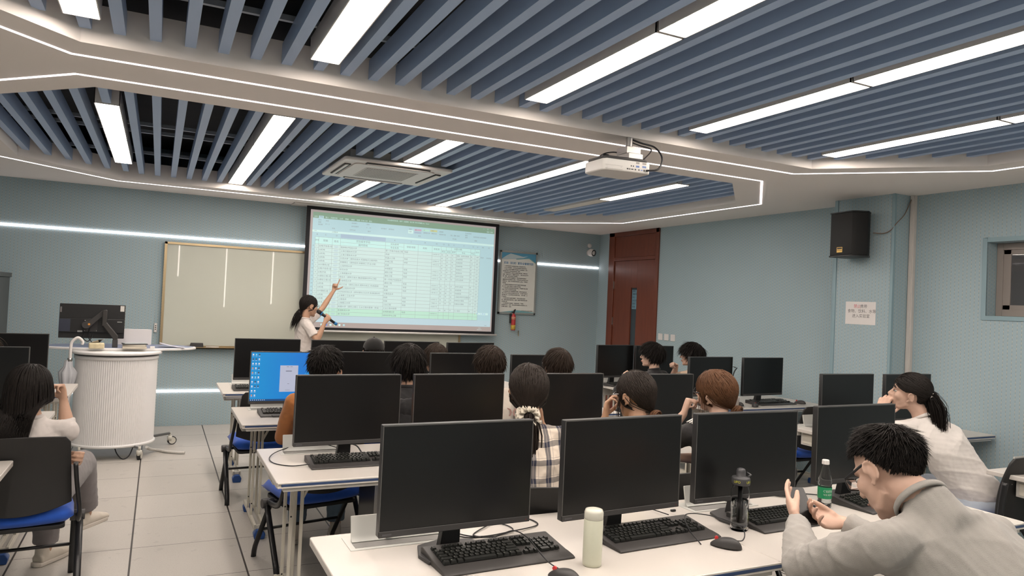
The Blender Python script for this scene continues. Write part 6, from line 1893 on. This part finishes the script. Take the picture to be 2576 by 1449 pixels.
# --- second row: three women
plaid = NT('plaid_cotton', .85, .2)
po = plaid.pos()
ang = D(14)
u_ = plaid.math('ADD', plaid.math('MULTIPLY', po[0], cos(ang)), plaid.math('MULTIPLY', po[1], -sin(ang)))
wv = plaid.math('MULTIPLY', plaid.noise(14, 2), .012)
u_ = plaid.math('ADD', u_, wv); v_ = plaid.math('ADD', po[2], wv)
def band(x, per, w, o):
    per = per * .86
    f_ = plaid.math('FRACT', plaid.math('ADD', plaid.math('DIVIDE', x, per), 20 + o))
    return plaid.math('LESS_THAN', f_, w)
b1 = band(u_, .085, .34, .2); b2_ = band(v_, .085, .30, .0); t1 = band(u_, .085, .03, .70); t2 = band(v_, .085, .03, .62); t3 = band(u_, .0425, .05, .1)
cc = (.62, .54, .45)
c = plaid.mix(plaid.math('MULTIPLY', b1, .80), cc, (.045, .05, .07)); c = plaid.mix(plaid.math('MULTIPLY', b2_, .68), c, (.06, .06, .07))
c = plaid.mix(plaid.math('MULTIPLY', plaid.math('MULTIPLY', b1, b2_), .75), c, (.02, .025, .05))
c = plaid.mix(plaid.math('MULTIPLY', plaid.math('MAXIMUM', t1, t2), .55), c, (.12, .12, .13)); c = plaid.mix(plaid.math('MULTIPLY', plaid.math('MULTIPLY', t3, b1), .5), c, cc)
plaid = plaid.col(c)
hc = V(1.565, 2.96, 1.175)
p, H, J = sitter('woman in a cream and black plaid shirt with a cream scrunchie', hc, 20, 14, -2, 0, SK2, HSOF, None, plaid, jean, .10, chair='chair with a plain black back behind the woman in plaid', vox=.006, torso_w=1.0,
       J2=dict(elR=V(1.80, 3.08, .83), wrR=V(1.665, 3.02, 1.02)), hands=('relax', dict(f=V(-.35, .05, .93), s=V(-.5, .8, 0), n=V(-1, -.4, 0), curl=(.9, 1.0, .6))), folds=.0035, face=False)
tie = (-.012, -.105, -.095)
hair(p, H, HSOF, n=2800, lift=.03, noise_=.05, width=.0034, lim=LIM_FEM, crown=(.04, -.15, 1), tie=tie, tail=dict(n=500, length=.27, dir=(.15, -.30, -1), spread=.05, grav=.25, width=.0034, root=.010, fan=1.0), seed=21, thick=1.07, bulk=(1.08, 1.06, 1.04))
sc_ = MB(); rr = random.Random(5)
T_ = Vector(tie) + V(0, -.012, -.004)
for ring_ in range(3):
    N_ = 72; vs = []
    for k in range(N_):
        a = 2 * pi * k / N_
        for w_ in (0, 1):
            rad_ = .020 + w_ * (.020 + .005 * ring_)
            zz = (.012 * sin(9 * a + ring_ * 2) + .006 * sin(17 * a)) * w_
            ax_ = V(cos(a) * rad_ * 1.15, (ring_ - 1) * .016 + zz * 1.3, sin(a) * rad_ + .5 * zz)
            vs.append(T_ + ax_)
    sc_.add(vs, [(2 * k, 2 * k + 1, (2 * k + 3) % (2 * N_), (2 * k + 2) % (2 * N_)) for k in range(N_)], True)
so = sc_.xf(H).obj('scrunchie', mat('scrunchie_organza', (.66, .60, .50), .6, var=.05, alpha=.85), p); md = so.modifiers.new('s', 'SOLIDIFY'); md.thickness = .0015

hc = V(2.20, 3.00, 1.14)
p, H, J = sitter('woman with black hair in a low bun, glasses, hand at her face', hc, -14, 0, -4, -4, SK2, HBLK, None, cloth('top_yellow', (.50, .42, .20)), jean, .08, chair='black chair of the woman with the low black bun', vox=.0055,
       J2=dict(elL=V(2.04, 3.16, .84), wrL=V(2.085, 3.09, 1.015)), hands=(dict(f=V(.12, .0, 1), s=V(.6, .6, 0), n=V(.9, -.3, 0), curl=(.55, .8, .5)), 'relax'), face=True)
tie = (.012, -.100, -.080)
hair(p, H, HSOF, n=2600, lift=.05, noise_=.08, width=.0032, lim=LIM_FEM, crown=(0, .1, 1), tie=tie, seed=22, thick=1.06, bulk=(1.03, 1.03, 1.03), tail=dict(n=22, length=.14, at=(-.076, .030, .01), dir=(-.05, .12, -1), spread=.10, grav=.12, width=.0014, root=.006, fan=.6))
def bun(p, H, at, m, r, seed, nm='hair_bun', lab=None):
    R_ = random.Random(seed); b = MB(); b.sph(at, (r * .95, r * .75, r * .85), 16)
    for k in range(70):
        a0 = R_.random() * 6.28; tl = R_.uniform(-.9, .9); rr_ = r * R_.uniform(.9, 1.12); P = []
        for j in range(7):
            a = a0 + j * .42
            P.append(Vector(at) + V(cos(a) * rr_ * cos(tl * .6), .7 * rr_ * sin(tl) * .9 - .2 * rr_ * sin(a), sin(a) * rr_ * .9 * cos(tl * .5)))
        b.tube(P, [.0012, .0035, .0045, .0045, .0045, .003, .001], n=5)
    return b.xf(H).obj(nm, m, p, label=lab)
bun(p, H, (.014, -.112, -.100), HBRN, .032, 3, lab='low bun with reddish tips')
glasses(H, p, M_WIRE, 1.0, True, True, .0014)

hc = V(2.715, 2.985, 1.150)
p, H, J = sitter('woman with reddish-brown hair and white stripes on her black shoulder', hc, -18, 4, 6, -16, SK3, HBRN, None, black_c, black_tr, .10, chair='black chair of the woman with reddish-brown hair', vox=.0055,
       J2=dict(elL=V(2.50, 3.17, .86), wrL=V(2.605, 3.10, 1.022), wrR=V(2.52, 3.05, .80), elR=V(2.86, 3.08, .76)), hands=(dict(f=V(.25, -.05, .9), s=V(.4, .8, 0), n=V(1, -.3, -.1), curl=(1.35, 1.3, .7)), dict(f=V(-.45, -.2, -.75), s=V(-.2, .9, 0), n=V(-.5, -.5, .1), curl=(.5, .6, .4))), face=True)
tie = (.010, -.100, -.078)
hair(p, H, HBRN, n=2800, lift=.04, noise_=.06, width=.0034, lim=LIM_FEM, crown=(.02, .2, 1), tie=tie, seed=23, thick=1.07, bulk=(1.07, 1.06, 1.04), tail=dict(n=18, length=.15, at=(-.076, .035, .01), dir=(-.02, .08, -1), spread=.08, grav=.12, width=.0014, root=.006, fan=.6))
bun(p, H, (.014, -.118, -.088), HBRN, .034, 4)
glasses(H, p, mat('frame_black_glossy', (.012, .012, .014), .25, var=.02), 1.0, True, True, .0018)
s3 = MB(); a_ = J['neck'] - J['R'] * .055 + V(0, 0, .0); b_ = J['shL'] + V(-.02, -.0, .03)
for k in range(3):
    o_ = J['F'] * (-.03 + k * .022)
    s3.tube(catmull([a_ + o_ + V(0, 0, .012), a_.lerp(b_, .5) + o_ + V(0, 0, .038), b_ + o_ + V(0, 0, .030)], 5), [(.0055, .003)] * 11, n=6, up=(0, 0, 1))
s3.obj('shoulder_stripe', mat('stripe_white', (.62, .60, .58), .7, var=.02), p)

# --- right block
p, H, J = sitter('young man in a black jacket seen in profile in front of the wooden door', (4.50, 5.88, 1.12), -52, -20, 2, 0, SK3, HBLK,
       dict(n=3200, width=.0032, length=.072, lift=.07, noise_=.10, grav=.05, seed=31, crown=(0, -.5, .85), bulk=(1.05, 1.06, 1.07), thick=1.07, flow_bias=(0, .1, .05)), black_c, black_tr, .10, chair='black chair of the man in the black jacket', face=True, vox=.006, sleeve='long',
       J2=dict(elL=V(4.20, 6.02, .74), wrL=V(4.25, 5.98, .845)), hands=(dict(f=V(-.1, -.1, .9), s=V(.3, .9, 0), n=V(.9, -.2, 0), curl=(1.0, 1.1, .7)), 'relax'))
p, H, J = sitter('young man in a beige shirt in profile with his fist raised', (5.065, 5.95, 1.125), -50, -25, 0, 0, SK3, HBLK,
       dict(n=3200, width=.0032, length=.080, lift=.12, noise_=.24, grav=.12, seed=32, crown=(0, -.5, .85), bulk=(1.06, 1.07, 1.06), thick=1.08), cloth('shirt_beige', (.56, .42, .31)), jean, .10, chair='black chair of the man in the beige shirt', face=True, vox=.006,
       J2=dict(elL=V(4.90, 6.04, .86), wrL=V(4.86, 5.93, 1.01)), hand_sc=.92, hands=(dict(f=V(-.9, -.1, .35), s=V(.2, -.8, .4), n=V(-.2, .3, -1), curl=(1.3, 1.3, .8)), 'relax'))
hc = V(4.205, 2.90, 1.140)
p, H, J = sitter('woman with a black ponytail in a white T-shirt, cheek resting on her hand', hc, -32, -6, 8, -10, SK3, HBLK, None, cloth('tshirt_white', (.61, .575, .545)), ljean, .10, chair='', face=True, vox=.0055, torso_w=1.06, girth=1.12,
       J2=dict(pel=V(4.53, 2.66, .53), hipL=V(4.44, 2.68, .52), hipR=V(4.62, 2.64, .52), knL=V(4.40, 3.06, .50), knR=V(4.66, 3.06, .50), anL=V(4.40, 3.05, .085), anR=V(4.66, 3.05, .085),
               neck=V(4.275, 2.845, .985), shL=V(4.12, 2.90, .915), shR=V(4.455, 2.80, .905), elL=V(4.10, 3.14, .775), wrL=V(4.105, 3.02, .975), elR=V(4.60, 3.0, .77), wrR=V(4.50, 3.2, .775)),
       hands=(dict(f=V(.05, -.15, 1), s=V(.2, -.9, .2), n=V(1, .1, 0), curl=(.35, .7, .5), thumb=(.4, .6, .5)), 'relax'), folds=.0042)
tie = (-.0, -.108, .010)
hair(p, H, HBLK, n=2600, lift=.03, noise_=.06, width=.0032, lim=LIM_FEM, crown=(0, .35, .95), tie=tie, tail=dict(n=900, length=.25, dir=(.0, -.62, -.55), spread=.06, grav=.30, width=.0032, root=.012, fan=1.5), seed=33, thick=1.055, bulk=(1.03, 1.03, 1.03))
sc_ = MB(); N_ = 60; vs = []
for k in range(N_):
    a = 2 * pi * k / N_
    for w_ in (0, 1): vs.append(V(cos(a) * (.018 + w_ * .016), -.118 + .010 * sin(10 * a) * w_, .008 + sin(a) * (.018 + w_ * .016)))
sc_.add(vs, [(2 * k, 2 * k + 1, (2 * k + 3) % (2 * N_), (2 * k + 2) % (2 * N_)) for k in range(N_)], True)
so = sc_.xf(H).obj('scrunchie', mat('scrunchie_cream', (.62, .56, .50), .7, var=.1), p); md = so.modifiers.new('s', 'SOLIDIFY'); md.thickness = .006
chair_for(J, D(-6), 'black chair under the woman with the ponytail')

# --- the man in grey in the foreground
hc = V(1.866, 1.345, 1.158)
H = head_frame(hc, D(3), D(-36), D(4))
F, R = frame(D(10))
J = dict(F=F, R=R, neck=V(1.890, 1.222, 1.080), pel=V(2.03, .90, .56), shL=V(1.712, 1.235, 1.000), shR=V(2.065, 1.175, 1.005), elL=V(1.765, 1.535, .835), wrL=V(1.945, 1.722, .900), elR=V(2.19, 1.47, .825), wrR=V(2.150, 1.710, .880),
         hipL=V(1.94, .92, .54), hipR=V(2.12, .89, .54), knL=V(1.98, 1.34, .50), knR=V(2.22, 1.31, .50), anL=V(1.98, 1.32, .085), anR=V(2.22, 1.29, .085))
gy = cloth('sweatshirt_grey', (.30, .285, .265), .9, .2, 420, .10)
p = person('man with spiky black hair and black glasses in a grey sweatshirt, bent over a phone', J, H, SK3, 1.0, .0042,
           hands=(dict(f=V(.40, .78, .42), s=V(-.55, -.50, .50), n=V(.80, -.40, .15), curl=(.14, .22, .16), thumb=(.85, .05, .45), spread=.0), dict(f=V(-.90, .30, .12), s=V(.15, .75, .60), n=V(-.15, -.45, .85), curl=(.40, .55, .45), thumb=(.80, .35, .30), spread=.02)),
           shirt=gy, trousers=black_tr, shoes=shoe_w, sleeve='long', torso_w=1.12, face=True, lips=True, arm_r=1.10, collar_r=.0700, collar_up=.44, shirt_kw=dict(label='grey sweatshirt'), folds=.0058, sfolds_scale=11, neck_r=.055)
hair(p, H, HBLK, n=13000, length=.036, ljit=.4, lift=.17, noise_=.22, grav=.03, width=.0015, lim=LIM_CROP, fade=.62, crown=(0, -.5, .85), seed=41, thick=1.035, steps=6, flow_bias=(0, .28, .22))
glasses(H, p, mat('frame_matt_black', (.010, .010, .011), .4, var=.02), 1.0, False, True, .0024)
ch = dup(ch0, (2.02, .92, 0), -D(10), 'black chair of the man in grey, cut off by the bottom edge')
t = thing('smartphone', 'dark smartphone held by the man in grey', 'phone', (0, 0, 0))
M = Matrix.Translation((2.035, 1.790, .925)) @ Matrix.Rotation(D(-20), 4, 'Z') @ Matrix.Rotation(D(40), 4, 'X')
MB().prism(rrect(-.036, .036, -.075, .075, .008), -.004, .004).xf(M).obj('phone_body', m_blk, t, bevel=.0015)
MB().bb(-.033, .033, -.071, .071, .0042, .0048).xf(M).obj('phone_screen', m_scr, t)
